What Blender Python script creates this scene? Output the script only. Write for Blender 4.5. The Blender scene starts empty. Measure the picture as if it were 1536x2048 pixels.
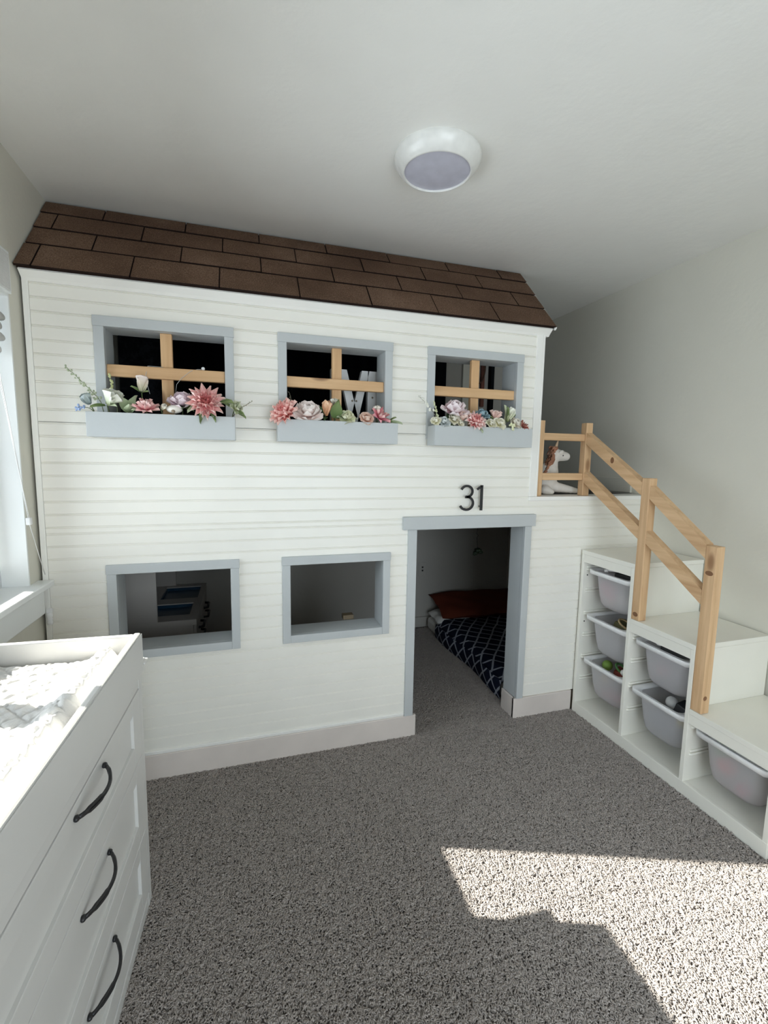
import bpy, bmesh, math, random
import numpy as np
from mathutils import Vector, Matrix, Euler

S = bpy.context.scene
COL = S.collection
R = math.radians
rnd = random.Random(31)

# ------------------------------------------------------------------ camera
cam_d = bpy.data.cameras.new('camera')
cam = bpy.data.objects.new('camera', cam_d)
COL.objects.link(cam)
S.camera = cam
cam_d.sensor_fit = 'VERTICAL'
cam_d.sensor_height = 36.0
cam_d.lens = 921.43 / 2048 * 36.0
cam_d.clip_start = 0.02
YAW, PITCH, ROLL = -0.2983, -0.1173, 0.0165
fw = Vector((-math.sin(YAW) * math.cos(PITCH), math.cos(YAW) * math.cos(PITCH), math.sin(PITCH)))
ri0 = Vector((math.cos(YAW), math.sin(YAW), 0))
up0 = ri0.cross(fw)
ri = math.cos(ROLL) * ri0 + math.sin(ROLL) * up0
up = -math.sin(ROLL) * ri0 + math.cos(ROLL) * up0
cam.matrix_world = Matrix(((ri.x, up.x, -fw.x, 0.7707), (ri.y, up.y, -fw.y, -2.098), (ri.z, up.z, -fw.z, 1.4263), (0, 0, 0, 1)))

# ------------------------------------------------------------------ sky, sun, exposure
SKY_STRENGTH, SUN_STRENGTH, EXPOSURE = 6.1, 21.5, -0.05
W = bpy.data.worlds.new('daylight')
S.world = W
W.use_nodes = True
bgn = W.node_tree.nodes['Background']
bgn.inputs[0].default_value = (0.86, 0.93, 1.0, 1)
bgn.inputs[1].default_value = SKY_STRENGTH
sun_d = bpy.data.lights.new('sun', 'SUN')
sun_d.energy = SUN_STRENGTH
sun_d.angle = R(0.55)
sun_d.color = (1.0, 0.935, 0.84)
sun = bpy.data.objects.new('sun', sun_d)
COL.objects.link(sun)
sun.rotation_euler = Vector((1, -0.360, -0.657)).to_track_quat('-Z', 'Y').to_euler()
sun.location = (-4, 1.5, 4)
def portal(name, loc, size_x, size_y, direction):
    l = bpy.data.lights.new(name, 'AREA')
    l.shape = 'RECTANGLE'
    l.size, l.size_y = size_x, size_y
    l.cycles.is_portal = True
    o = bpy.data.objects.new(name, l)
    COL.objects.link(o)
    o.location = loc
    o.rotation_euler = Vector(direction).to_track_quat('-Z', 'Y').to_euler()
    return o
portal('window_portal_left', (-0.20, -1.44, 1.45), 1.04, 2.68, (1, 0, 0))
portal('fill_window_portal', (1.55, -3.62, 1.08), 1.8, 2.04, (0, 1, 0))  # samples sky through the added window behind the camera
S.view_settings.view_transform = 'Standard'
S.view_settings.look = 'None'
S.view_settings.exposure = EXPOSURE
S.view_settings.gamma = 1.0
S.view_settings.use_curve_mapping = False
S.cycles.max_bounces = 12
S.cycles.diffuse_bounces = 8
S.cycles.glossy_bounces = 3
S.cycles.transmission_bounces = 6
S.cycles.transparent_max_bounces = 8
S.cycles.caustics_reflective = False
S.cycles.caustics_refractive = False
S.cycles.sample_clamp_indirect = 6.0
S.cycles.use_denoising = True

# ------------------------------------------------------------------ materials
def new_mat(name):
    m = bpy.data.materials.new(name)
    m.use_nodes = True
    nt = m.node_tree
    return m, nt, nt.nodes['Principled BSDF']
def nd(nt, t, **kw):
    n = nt.nodes.new(t)
    for k, v in kw.items():
        setattr(n, k, v)
    return n
def coords(nt, scale=(1, 1, 1), kind='Object'):
    tc = nd(nt, 'ShaderNodeTexCoord')
    mp = nd(nt, 'ShaderNodeMapping')
    mp.inputs['Scale'].default_value = scale
    nt.links.new(tc.outputs[kind], mp.inputs['Vector'])
    return mp.outputs['Vector']
def noise(nt, vec, scale, detail=3.0, rough=0.5):
    n = nd(nt, 'ShaderNodeTexNoise')
    n.inputs['Scale'].default_value = scale
    n.inputs['Detail'].default_value = detail
    n.inputs['Roughness'].default_value = rough
    nt.links.new(vec, n.inputs['Vector'])
    return n.outputs['Fac']
def ramp(nt, fac, stops):
    r = nd(nt, 'ShaderNodeValToRGB')
    e = r.color_ramp.elements
    while len(e) < len(stops):
        e.new(0.5)
    for i, (p, c) in enumerate(stops):
        e[i].position = p
        e[i].color = (*c, 1)
    nt.links.new(fac, r.inputs[0])
    return r.outputs[0]
def bump(nt, b, fac, strength, dist=0.01):
    n = nd(nt, 'ShaderNodeBump')
    n.inputs['Strength'].default_value = strength
    n.inputs['Distance'].default_value = dist
    nt.links.new(fac, n.inputs['Height'])
    nt.links.new(n.outputs[0], b.inputs['Normal'])
def paint(name, c, rough=0.5, var=0.03, bscale=60, bstr=0.05, spec=0.4, detail=3.0):
    m, nt, b = new_mat(name)
    v = coords(nt)
    f = noise(nt, v, 6, 4)
    nt.links.new(ramp(nt, f, [(0.3, tuple(x * (1 - var) for x in c)), (0.7, tuple(min(1, x * (1 + var)) for x in c))]), b.inputs['Base Color'])
    b.inputs['Roughness'].default_value = rough
    b.inputs['Specular IOR Level'].default_value = spec
    if bstr:
        bump(nt, b, noise(nt, v, bscale, detail), bstr)
    return m
def pine(name, axis, c0=(0.48, 0.285, 0.145), c1=(0.74, 0.51, 0.30)):
    m, nt, b = new_mat(name)
    sc = [38.0, 38.0, 38.0]
    sc[axis] = 2.2
    v = coords(nt, tuple(sc))
    f = noise(nt, v, 1.0, 5, 0.6)
    base = ramp(nt, f, [(0.25, c0), (0.5, tuple((a + d) / 2 for a, d in zip(c0, c1))), (0.75, c1)])
    sk = [9.0, 9.0, 9.0]
    sk[axis] = 3.4
    vo = nd(nt, 'ShaderNodeTexVoronoi')
    vo.inputs['Scale'].default_value = 1.0
    nt.links.new(coords(nt, tuple(sk)), vo.inputs['Vector'])
    k = ramp(nt, vo.outputs['Distance'], [(0.0, (1, 1, 1)), (0.10, (0.7, 0.7, 0.7)), (0.17, (0, 0, 0))])
    mx = nd(nt, 'ShaderNodeMix', data_type='RGBA')
    nt.links.new(k, mx.inputs[0])
    nt.links.new(base, mx.inputs[6])
    mx.inputs[7].default_value = (0.22, 0.10, 0.04, 1)
    nt.links.new(mx.outputs[2], b.inputs['Base Color'])
    b.inputs['Roughness'].default_value = 0.55
    bump(nt, b, f, 0.12, 0.003)
    return m
def plain(name, c, rough=0.6, metal=0.0, spec=0.5):
    m, nt, b = new_mat(name)
    v = coords(nt)
    f = noise(nt, v, 25, 2)
    nt.links.new(ramp(nt, f, [(0.3, tuple(x * 0.94 for x in c)), (0.7, tuple(min(1, x * 1.05) for x in c))]), b.inputs['Base Color'])
    b.inputs['Roughness'].default_value = rough
    b.inputs['Metallic'].default_value = metal
    b.inputs['Specular IOR Level'].default_value = spec
    return m
M = {}
M['plank'] = paint('white_beadboard_paint', (0.86, 0.843, 0.788), 0.34, 0.015, 90, 0.02)
M['house_trim'] = paint('white_trim_paint', (0.86, 0.85, 0.82), 0.4, 0.015, 70, 0.02)
M['house_base'] = paint('cream_baseboard_paint', (0.69, 0.625, 0.585), 0.45, 0.05, 40, 0.03)
M['grey_frame'] = paint('blue_grey_paint', (0.50, 0.525, 0.535), 0.5, 0.02, 80, 0.03)
M['wall'] = paint('greige_wall_paint', (0.66, 0.643, 0.57), 0.6, 0.012, 45, 0.10)
M['wall_shaded'] = paint('shaded_wall_paint', (0.40, 0.385, 0.355), 0.65, 0.012, 45, 0.10)  # wall paint darkened evenly, playhouse interior shade put into the colour
M['ceiling'] = paint('knockdown_ceiling_paint', (0.82, 0.815, 0.785), 0.7, 0.012, 22, 0.16, detail=5)
M['sill'] = paint('gloss_sill_paint', (0.84, 0.86, 0.86), 0.35, 0.01, 60, 0.01)
M['unit'] = paint('cream_melamine', (0.80, 0.785, 0.72), 0.35, 0.02, 60, 0.01)
M['dresser'] = paint('white_dresser_paint', (0.64, 0.635, 0.62), 0.38, 0.012, 60, 0.01)
M['vinyl'] = paint('white_vinyl', (0.85, 0.86, 0.87), 0.35, 0.01, 60, 0.0)
M['knot'] = plain('brown_knot_wood', (0.21, 0.10, 0.045), 0.6)
M['black'] = plain('matt_black_metal', (0.012, 0.012, 0.014), 0.4)
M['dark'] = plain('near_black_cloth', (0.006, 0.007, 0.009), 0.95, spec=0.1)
M['platform'] = plain('dark_stained_plywood', (0.06, 0.05, 0.045), 0.8)
M['raw'] = paint('unpainted_inner_face', (0.26, 0.21, 0.16), 0.7, 0.03, 40, 0.03)
for ax, nm in enumerate('xyz'):
    M['pine_' + nm] = pine('pine_grain_' + nm, ax)
M['muntin_x'] = pine('muntin_pine_x', 0, (0.54, 0.315, 0.15), (0.74, 0.49, 0.27))
M['muntin_z'] = pine('muntin_pine_z', 2, (0.54, 0.315, 0.15), (0.74, 0.49, 0.27))

def mat_carpet():
    m, nt, b = new_mat('frieze_carpet')
    v = coords(nt)
    big = noise(nt, v, 3.0, 2)
    fine = noise(nt, v, 150, 3, 0.8)
    a = nd(nt, 'ShaderNodeMath', operation='MULTIPLY_ADD')
    nt.links.new(big, a.inputs[0])
    a.inputs[1].default_value = 0.35
    nt.links.new(fine, a.inputs[2])
    nt.links.new(ramp(nt, a.outputs[0], [(0.42, (0.20, 0.178, 0.165)), (0.66, (0.375, 0.337, 0.313)), (0.86, (0.52, 0.475, 0.445))]), b.inputs['Base Color'])
    b.inputs['Roughness'].default_value = 0.95
    b.inputs['Specular IOR Level'].default_value = 0.1
    return m
M['carpet'] = mat_carpet()
M['carpet_backing'] = plain('dark_carpet_backing', (0.17, 0.153, 0.143), 0.95, spec=0.1)
def mat_shingle():
    m, nt, b = new_mat('asphalt_shingle')
    v = coords(nt)
    f = noise(nt, v, 300, 2, 0.8)
    g = noise(nt, v, 4, 3)
    a = nd(nt, 'ShaderNodeMath', operation='MULTIPLY_ADD')
    nt.links.new(g, a.inputs[0])
    a.inputs[1].default_value = 0.4
    nt.links.new(f, a.inputs[2])
    nt.links.new(ramp(nt, a.outputs[0], [(0.45, (0.050, 0.027, 0.017)), (0.7, (0.115, 0.066, 0.042)), (0.92, (0.25, 0.16, 0.11))]), b.inputs['Base Color'])
    b.inputs['Roughness'].default_value = 0.9
    b.inputs['Specular IOR Level'].default_value = 0.2
    bump(nt, b, f, 0.5, 0.004)
    return m
M['shingle'] = mat_shingle()
M['shingle_edge'] = plain('shingle_shadow_edge', (0.02, 0.012, 0.01), 0.95, spec=0.1)  # near black, overlap shadow between courses put into the colour
def mat_glass():
    m, nt, b = new_mat('window_glass')
    nt.nodes.remove(b)
    out = nt.nodes['Material Output']
    tr = nd(nt, 'ShaderNodeBsdfTransparent')
    tr.inputs[0].default_value = (0.96, 0.98, 0.98, 1)
    gl = nd(nt, 'ShaderNodeBsdfGlossy')
    gl.inputs['Roughness'].default_value = 0.02
    fr = nd(nt, 'ShaderNodeFresnel')
    fr.inputs[0].default_value = 1.35
    mx = nd(nt, 'ShaderNodeMixShader')
    nt.links.new(fr.outputs[0], mx.inputs[0])
    nt.links.new(tr.outputs[0], mx.inputs[1])
    nt.links.new(gl.outputs[0], mx.inputs[2])
    nt.links.new(mx.outputs[0], out.inputs[0])
    return m
M['glass'] = mat_glass()
def mat_frosted():
    m, nt, b = new_mat('frosted_polypropylene')
    b.inputs['Base Color'].default_value = (0.98, 0.97, 1.0, 1)
    b.inputs['Roughness'].default_value = 0.32
    out = nt.nodes['Material Output']
    tl = nd(nt, 'ShaderNodeBsdfTranslucent')
    tl.inputs[0].default_value = (0.95, 0.94, 0.97, 1)
    m1 = nd(nt, 'ShaderNodeMixShader')
    m1.inputs[0].default_value = 0.42
    nt.links.new(b.outputs[0], m1.inputs[1])
    nt.links.new(tl.outputs[0], m1.inputs[2])
    rf = nd(nt, 'ShaderNodeBsdfRefraction')
    rf.inputs['Roughness'].default_value = 0.22
    rf.inputs['IOR'].default_value = 1.12
    m2 = nd(nt, 'ShaderNodeMixShader')
    m2.inputs[0].default_value = 0.36
    nt.links.new(m1.outputs[0], m2.inputs[1])
    nt.links.new(rf.outputs[0], m2.inputs[2])
    nt.links.new(m2.outputs[0], out.inputs[0])
    return m
M['frosted'] = mat_frosted()
M['bin_rim'] = plain('white_bin_rim', (0.82, 0.82, 0.83), 0.35)
M['quilt'] = paint('white_quilted_cotton', (0.74, 0.73, 0.715), 0.9, 0.01, 220, 0.15, 0.2)
M['foam'] = plain('beige_foam_side', (0.72, 0.63, 0.57), 0.9)
M['linen'] = paint('white_linen', (0.62, 0.62, 0.61), 0.95, 0.18, 160, 0.3, 0.1)
M['diffuser'] = plain('lilac_acrylic', (0.51, 0.51, 0.60), 0.35)
M['lamp_rim'] = plain('white_lamp_rim', (0.78, 0.78, 0.76), 0.25)
M['plush'] = paint('cream_plush', (0.78, 0.74, 0.69), 0.95, 0.03, 400, 0.2, 0.1)
M['mane'] = paint('terracotta_yarn', (0.50, 0.25, 0.16), 0.95, 0.25, 200, 0.4, 0.1)
M['rust'] = paint('rust_cotton', (0.115, 0.026, 0.014), 0.9, 0.1, 30, 0.1, 0.1)
M['white_cloth'] = paint('white_cotton', (0.70, 0.69, 0.66), 0.9, 0.04, 30, 0.1, 0.1)
M['moss'] = paint('dark_moss_foam', (0.05, 0.06, 0.035), 1.0, 0.4, 120, 0.6, 0.1)
M['letter'] = plain('white_letter_metal', (0.74, 0.74, 0.74), 0.4)
M['sink'] = plain('navy_blue_plastic', (0.01, 0.05, 0.10), 0.3)
M['kitchen'] = paint('pale_play_kitchen', (0.50, 0.47, 0.44), 0.45, 0.02, 40, 0.01)
M['hoop'] = plain('dark_brown_hoop', (0.07, 0.035, 0.02), 0.6)
M['cord'] = plain('white_cord', (0.82, 0.82, 0.82), 0.6)
M['wire'] = plain('silver_fairy_wire', (0.55, 0.56, 0.55), 0.35)
def mat_grid():
    m, nt, b = new_mat('navy_lattice_cover')
    tc = nd(nt, 'ShaderNodeTexCoord')
    sp = nd(nt, 'ShaderNodeSeparateXYZ')
    mp = nd(nt, 'ShaderNodeMapping')
    mp.inputs['Rotation'].default_value = (0, 0, R(40))
    wob = nd(nt, 'ShaderNodeTexNoise')
    wob.inputs['Scale'].default_value = 3.0
    nt.links.new(tc.outputs['UV'], wob.inputs['Vector'])
    add = nd(nt, 'ShaderNodeMixRGB', blend_type='ADD')
    add.inputs[0].default_value = 0.05
    nt.links.new(tc.outputs['UV'], add.inputs[1])
    nt.links.new(wob.outputs['Color'], add.inputs[2])
    nt.links.new(add.outputs[0], mp.inputs['Vector'])
    nt.links.new(mp.outputs[0], sp.inputs[0])
    res = []
    for o in (0, 1):
        s = nd(nt, 'ShaderNodeMath', operation='MULTIPLY')
        s.inputs[1].default_value = 1 / 0.085
        nt.links.new(sp.outputs[o], s.inputs[0])
        f = nd(nt, 'ShaderNodeMath', operation='FRACT')
        nt.links.new(s.outputs[0], f.inputs[0])
        g = nd(nt, 'ShaderNodeMath', operation='LESS_THAN')
        g.inputs[1].default_value = 0.15
        nt.links.new(f.outputs[0], g.inputs[0])
        res.append(g.outputs[0])
    mx = nd(nt, 'ShaderNodeMath', operation='MAXIMUM')
    nt.links.new(res[0], mx.inputs[0])
    nt.links.new(res[1], mx.inputs[1])
    nt.links.new(ramp(nt, mx.outputs[0], [(0.0, (0.010, 0.013, 0.030)), (1.0, (0.34, 0.36, 0.42))]), b.inputs['Base Color'])
    b.inputs['Roughness'].default_value = 0.95
    b.inputs['Specular IOR Level'].default_value = 0.1
    return m
M['lattice'] = mat_grid()
_pet = {}
def petal_mat(base, tip, mid=None):
    key = (base, tip, mid)
    if key in _pet:
        return _pet[key]
    m, nt, b = new_mat('silk_petal')
    at = nd(nt, 'ShaderNodeAttribute')
    at.attribute_name = 'along'
    st = [(0.0, base), (1.0, tip)] if mid is None else [(0.0, base), (0.5, mid), (1.0, tip)]
    nt.links.new(ramp(nt, at.outputs['Fac'], st), b.inputs['Base Color'])
    b.inputs['Roughness'].default_value = 0.8
    b.inputs['Specular IOR Level'].default_value = 0.2
    b.inputs['Subsurface Weight'].default_value = 0.0
    _pet[key] = m
    return m
_col = {}
def colmat(c, rough=0.6):
    if (c, rough) not in _col:
        _col[(c, rough)] = plain('coloured_surface', c, rough)
    return _col[(c, rough)]

# ------------------------------------------------------------------ mesh helpers
WM = {}          # world matrices of the empties and parts made here
class MB:
    def __init__(self):
        self.v, self.f, self.s, self.uv = [], [], [], None
    def add(self, verts, faces, smooth=False):
        n = len(self.v)
        self.v += [tuple(p) for p in verts]
        self.f += [tuple(i + n for i in q) for q in faces]
        self.s += [smooth] * len(faces)
        return self
    def box(self, x0, x1, y0, y1, z0, z1, bev=0.0, mtx=None):
        if bev <= 0:
            vs = [(x, y, z) for x in (x0, x1) for y in (y0, y1) for z in (z0, z1)]
            fs = [(0, 1, 3, 2), (4, 6, 7, 5), (0, 4, 5, 1), (2, 3, 7, 6), (0, 2, 6, 4), (1, 5, 7, 3)]
        else:
            bm = bmesh.new()
            bmesh.ops.create_cube(bm, size=1)
            for q in bm.verts:
                q.co = Vector(((x0 + x1) / 2 + q.co.x * (x1 - x0), (y0 + y1) / 2 + q.co.y * (y1 - y0), (z0 + z1) / 2 + q.co.z * (z1 - z0)))
            bmesh.ops.bevel(bm, geom=bm.edges[:], offset=bev, segments=2, affect='EDGES', profile=0.5, clamp_overlap=True)
            bm.verts.index_update()
            vs = [tuple(q.co) for q in bm.verts]
            fs = [tuple(q.index for q in f.verts) for f in bm.faces]
            bm.free()
        if mtx is not None:
            vs = [tuple(mtx @ Vector(p)) for p in vs]
        return self.add(vs, fs)
    def prism_x(self, prof, x0, x1, closed=True):
        """profile of (y, z) points swept along x"""
        n = len(prof)
        vs = [(x0, y, z) for y, z in prof] + [(x1, y, z) for y, z in prof]
        fs = [(i, (i + 1) % n, n + (i + 1) % n, n + i) for i in range(n)]
        fs += [tuple(range(n - 1, -1, -1)), tuple(range(n, 2 * n))]
        return self.add(vs, fs)
    def tube(self, pts, rad, seg=8, caps=True, smooth=True, flat=1.0):
        pts = [Vector(p) for p in pts]
        rads = rad if isinstance(rad, (list, tuple)) else [rad] * len(pts)
        vs, fs = [], []
        t0 = (pts[1] - pts[0]).normalized()
        ref = Vector((0, 0, 1)) if abs(t0.z) < 0.9 else Vector((1, 0, 0))
        a = t0.cross(ref).normalized()
        for i, p in enumerate(pts):
            t = (pts[min(i + 1, len(pts) - 1)] - pts[max(i - 1, 0)]).normalized()
            a = (a - t * a.dot(t)).normalized()
            b = t.cross(a)
            for k in range(seg):
                an = 2 * math.pi * k / seg
                vs.append(p + (a * math.cos(an) + b * math.sin(an) * flat) * rads[i])
        for i in range(len(pts) - 1):
            for k in range(seg):
                k2 = (k + 1) % seg
                fs.append((i * seg + k, i * seg + k2, (i + 1) * seg + k2, (i + 1) * seg + k))
        if caps:
            fs.append(tuple(range(seg - 1, -1, -1)))
            fs.append(tuple(range((len(pts) - 1) * seg, len(pts) * seg)))
        return self.add(vs, fs, smooth)
    def lathe(self, prof, c, seg=48, smooth=True, cap=True):
        """profile of (r, z) turned about the vertical through c"""
        vs, fs = [], []
        for r, z in prof:
            for k in range(seg):
                an = 2 * math.pi * k / seg
                vs.append((c[0] + r * math.cos(an), c[1] + r * math.sin(an), c[2] + z))
        for i in range(len(prof) - 1):
            for k in range(seg):
                k2 = (k + 1) % seg
                fs.append((i * seg + k, i * seg + k2, (i + 1) * seg + k2, (i + 1) * seg + k))
        if cap:
            fs.append(tuple(range(seg - 1, -1, -1)))
            fs.append(tuple(range((len(prof) - 1) * seg, len(prof) * seg)))
        return self.add(vs, fs, smooth)
    def ball(self, c, r, seg=12, rings=8, sc=(1, 1, 1), rot=None):
        vs, fs = [], []
        for i in range(rings + 1):
            th = math.pi * i / rings
            for k in range(seg):
                ph = 2 * math.pi * k / seg
                p = Vector((math.sin(th) * math.cos(ph) * sc[0], math.sin(th) * math.sin(ph) * sc[1], math.cos(th) * sc[2])) * r
                if rot is not None:
                    p = rot @ p
                vs.append(p + Vector(c))
        for i in range(rings):
            for k in range(seg):
                k2 = (k + 1) % seg
                fs.append((i * seg + k, (i + 1) * seg + k, (i + 1) * seg + k2, i * seg + k2))
        return self.add(vs, fs, True)
    def grid(self, nu, nv, fn, smooth=True, closed_u=False):
        vs = [fn(i / (nu - (0 if closed_u else 1)), j / (nv - 1)) for j in range(nv) for i in range(nu)]
        fs = []
        for j in range(nv - 1):
            for i in range(nu if closed_u else nu - 1):
                i2 = (i + 1) % nu
                fs.append((j * nu + i, j * nu + i2, (j + 1) * nu + i2, (j + 1) * nu + i))
        return self.add(vs, fs, smooth)
    def build(self, name, mat, parent=None, local=False, skew=False, **props):
        vs = self.v
        if skew:
            vs = [(x + 0.026 * min(0.0, y + 0.1), y, z) for x, y, z in vs]
        if parent is not None and not local:
            inv = WM[parent].inverted()
            vs = [tuple(inv @ Vector(p)) for p in vs]
        me = bpy.data.meshes.new(name)
        me.from_pydata([tuple(p) for p in vs], [], self.f)
        me.polygons.foreach_set('use_smooth', self.s)
        me.materials.append(M[mat] if isinstance(mat, str) else mat)
        if self.uv:
            ul = me.uv_layers.new(name='UVMap')
            for lp in me.loops:
                ul.data[lp.index].uv = self.uv[lp.vertex_index]
        bm = bmesh.new()
        bm.from_mesh(me)
        bmesh.ops.recalc_face_normals(bm, faces=bm.faces[:])
        bm.to_mesh(me)
        bm.free()
        o = bpy.data.objects.new(name, me)
        COL.objects.link(o)
        WM[o] = Matrix.Identity(4)
        if parent is not None:
            o.parent = parent
            WM[o] = WM[parent].copy()
        for k, v in props.items():
            o[k] = v
        return o
def thing(name, label, cat, loc=(0, 0, 0), rot=None, group=None, scale=1.0):
    o = bpy.data.objects.new(name, None)
    o.empty_display_size = 0.05
    COL.objects.link(o)
    m = Matrix.Translation(Vector(loc))
    if rot is not None:
        m = m @ (Matrix.Rotation(rot, 4, 'Z') if isinstance(rot, (int, float)) else rot.to_matrix().to_4x4())
    if scale != 1.0:
        m = m @ Matrix.Scale(scale, 4)
    o.matrix_basis = m
    WM[o] = m
    o['label'] = label
    o['category'] = cat
    if group:
        o['group'] = group
    return o
def tag(o, label, cat, group=None):
    o['label'] = label
    o['category'] = cat
    if group:
        o['group'] = group
    return o
def struct(mb, name, mat, **k):
    return mb.build(name, mat, kind='structure', **k)
def add_remesh(o, voxel, smooth_it=6):
    m = o.modifiers.new('merge', 'REMESH')
    m.mode = 'VOXEL'
    m.voxel_size = voxel
    m.use_smooth_shade = True
    s = o.modifiers.new('soften', 'SMOOTH')
    s.iterations = smooth_it
    s.factor = 0.5

# ================================================================== SETTING
XR, YB, YN, HC = 3.016, 1.43, -3.45, 2.4735
struct(MB().box(-0.3, XR + .15, YN - .1, YB + .15, -0.1, 0.0), 'floor', 'carpet_backing')
struct(MB().box(-0.3, XR + .15, YN - .1, YB + .15, HC, HC + .12), 'ceiling', 'ceiling')
struct(MB().box(-0.15, XR + .15, YB, YB + .14, 0, HC), 'wall_back', 'wall_shaded')
struct(MB().box(XR, XR + .14, YN, YB, 0, HC), 'wall_right', 'wall')
# left wall with its window opening, unseen near half added for more sun bounce
WY0, WY1, WZ0, WZ1, WT = -2.78, -0.10, 0.905, 1.97, 0.15
wl = MB()
wl.box(-WT, 0, WY1, YB, 0, HC)
wl.box(-WT, 0, WY0, WY1, 0, WZ0)
wl.box(-WT, 0, WY0, WY1, WZ1, HC)
wl.box(-WT, 0, YN, WY0, 0, HC)
struct(wl, 'wall_left', 'wall', skew=True)
# near wall (behind the camera) with an added opening for fill daylight
NX0, NX1, NZ0, NZ1 = 0.65, 2.45, 0.06, 2.1
wn = MB()
wn.box(-0.3, NX0, YN - .14, YN, 0, HC).box(NX1, XR + .14, YN - .14, YN, 0, HC)
wn.box(NX0, NX1, YN - .14, YN, 0, NZ0).box(NX0, NX1, YN - .14, YN, NZ1, HC)
struct(wn, 'wall_near', 'wall')
# window 1 (left)
w1 = bpy.data.objects.new('window_1', None)
COL.objects.link(w1)
w1['kind'] = 'structure'
WM[w1] = Matrix.Identity(4)
fx0, fx1 = -0.135, -0.085
fb = MB()
fb.box(fx0, fx1, WY0, WY0 + .055, WZ0, WZ1, .004).box(fx0, fx1, WY1 - .032, WY1, WZ0, WZ1, .004)
fb.box(fx0, fx1, WY0, WY1, WZ0, WZ0 + .09, .004).box(fx0, fx1, WY0, WY1, WZ1 - .055, WZ1, .004)
fb.build('window_frame', 'vinyl', w1, skew=True)
for yc in (-0.785, -1.44, -2.095):  # the two nearer mullions belong to the added, unseen length
    MB().box(fx0, fx1, yc - .04, yc + .04, WZ0, WZ1, .004).build('mullion', 'vinyl', w1, skew=True)
for a, b in ((WY0 + .055, -2.135), (-2.055, -1.48), (-1.40, -0.825), (-0.745, WY1 - .032)):
    MB().box(-0.113, -0.109, a, b, WZ0 + .09, WZ1 - .055).build('pane', 'glass', w1, skew=True)
sl = MB().box(-0.085, 0.052, WY0 - .12, -0.022, 0.905, 0.928, .004)
sl.build('window_sill', 'sill', w1, skew=True)
MB().box(0.0, 0.018, WY0 - .09, -0.03, 0.795, 0.905, .003).build('sill_apron', 'sill', w1, skew=True)
jb = MB().box(-0.086, 0.001, WY1 - .008, WY1, WZ0 + .02, WZ1).box(-0.086, 0.001, WY0, WY0 + .008, WZ0 + .02, WZ1).box(-0.086, 0.001, WY0, WY1, WZ1 - .008, WZ1)
jb.build('window_jamb', 'sill', w1, skew=True)
# made-up window behind the camera, adds fill daylight
w2 = bpy.data.objects.new('fill_window', None)
COL.objects.link(w2)
w2['kind'] = 'structure'
WM[w2] = Matrix.Identity(4)
y0, y1 = YN - .12, YN - .07
fb = MB().box(NX0, NX0 + .05, y0, y1, NZ0, NZ1).box(NX1 - .05, NX1, y0, y1, NZ0, NZ1).box(NX0, NX1, y0, y1, NZ0, NZ0 + .05).box(NX0, NX1, y0, y1, NZ1 - .05, NZ1).box(1.52, 1.58, y0, y1, NZ0, NZ1)
fb.build('window_frame', 'vinyl', w2)
for a, b in ((NX0 + .05, 1.52), (1.58, NX1 - .05)):
    MB().box(a, b, YN - .1, YN - .096, NZ0 + .05, NZ1 - .05).build('pane', 'glass', w2)
struct(MB().box(1.6, XR, YB - .014, YB, 0, .09, .003), 'baseboard_back', 'wall_shaded')
struct(MB().box(XR - .014, XR, .12, YB - .016, 1.24, 1.327, .003), 'baseboard_right', 'wall')

# ---------------------------------------------------------------- carpet pile
def yarn_patch(seed, n, half):
    g = np.random.default_rng(seed)
    bx, by = g.uniform(-half, half, n), g.uniform(-half, half, n)
    az = g.uniform(0, 2 * np.pi, n)
    ln = g.uniform(.007, .015, n)
    ht = g.uniform(.006, .0125, n)
    cv = g.uniform(-1.1, 1.1, n)
    rad = g.uniform(.0016, .0024, n)
    ts = np.array([0, .3, .65, 1.0])
    K = 4
    P = np.zeros((n, 4, 3))
    for i, t in enumerate(ts):
        a = az + cv * t
        P[:, i, 0] = bx + ln * t * np.cos(a)
        P[:, i, 1] = by + ln * t * np.sin(a)
        P[:, i, 2] = ht * (1 - (1 - t) ** 2.5) * (1 - .25 * t * t) - .001
    V = np.zeros((n, 4, K, 3))
    tang = np.gradient(P, axis=1)
    tang /= np.linalg.norm(tang, axis=2, keepdims=True) + 1e-9
    side = np.stack([-np.sin(az), np.cos(az), np.zeros(n)], 1)[:, None, :].repeat(4, 1)
    nor = np.cross(tang, side)
    for k in range(K):
        an = 2 * np.pi * k / K + .4
        rr = rad[:, None, None] * np.array([1, 1.1, 1.0, .55])[None, :, None]
        V[:, :, k, :] = P + rr * (side * np.cos(an) + nor * np.sin(an))
    verts = V.reshape(-1, 3)
    base = (np.arange(n) * 4 * K)[:, None]
    fl = []
    for i in range(3):
        for k in range(K):
            k2 = (k + 1) % K
            fl.append(np.concatenate([base + i * K + k, base + i * K + k2, base + (i + 1) * K + k2, base + (i + 1) * K + k], 1))
    fl.append(np.concatenate([base + 3 * K + k for k in range(4)], 1))
    faces = np.concatenate(fl, 0)
    me = bpy.data.meshes.new('yarn_tuft')
    me.from_pydata(verts.tolist(), [], faces.tolist())
    me.polygons.foreach_set('use_smooth', [True] * len(me.polygons))
    me.materials.append(M['carpet'])
    return bpy.data.objects.new('yarn_tuft', me)
patches = [yarn_patch(s, 112, .026) for s in range(4)]
pts = []
g = np.random.default_rng(5)
def pile_area(x0, x1, y0, y1, st=.042):
    for x in np.arange(x0, x1, st):
        for y in np.arange(y0, y1, st):
            pts.append((x + g.uniform(-.006, .006), y + g.uniform(-.006, .006), 0.0))
pile_area(.30, 2.545, -3.40, -.03)
pile_area(1.605, 2.17, -.03, .14)
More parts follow.
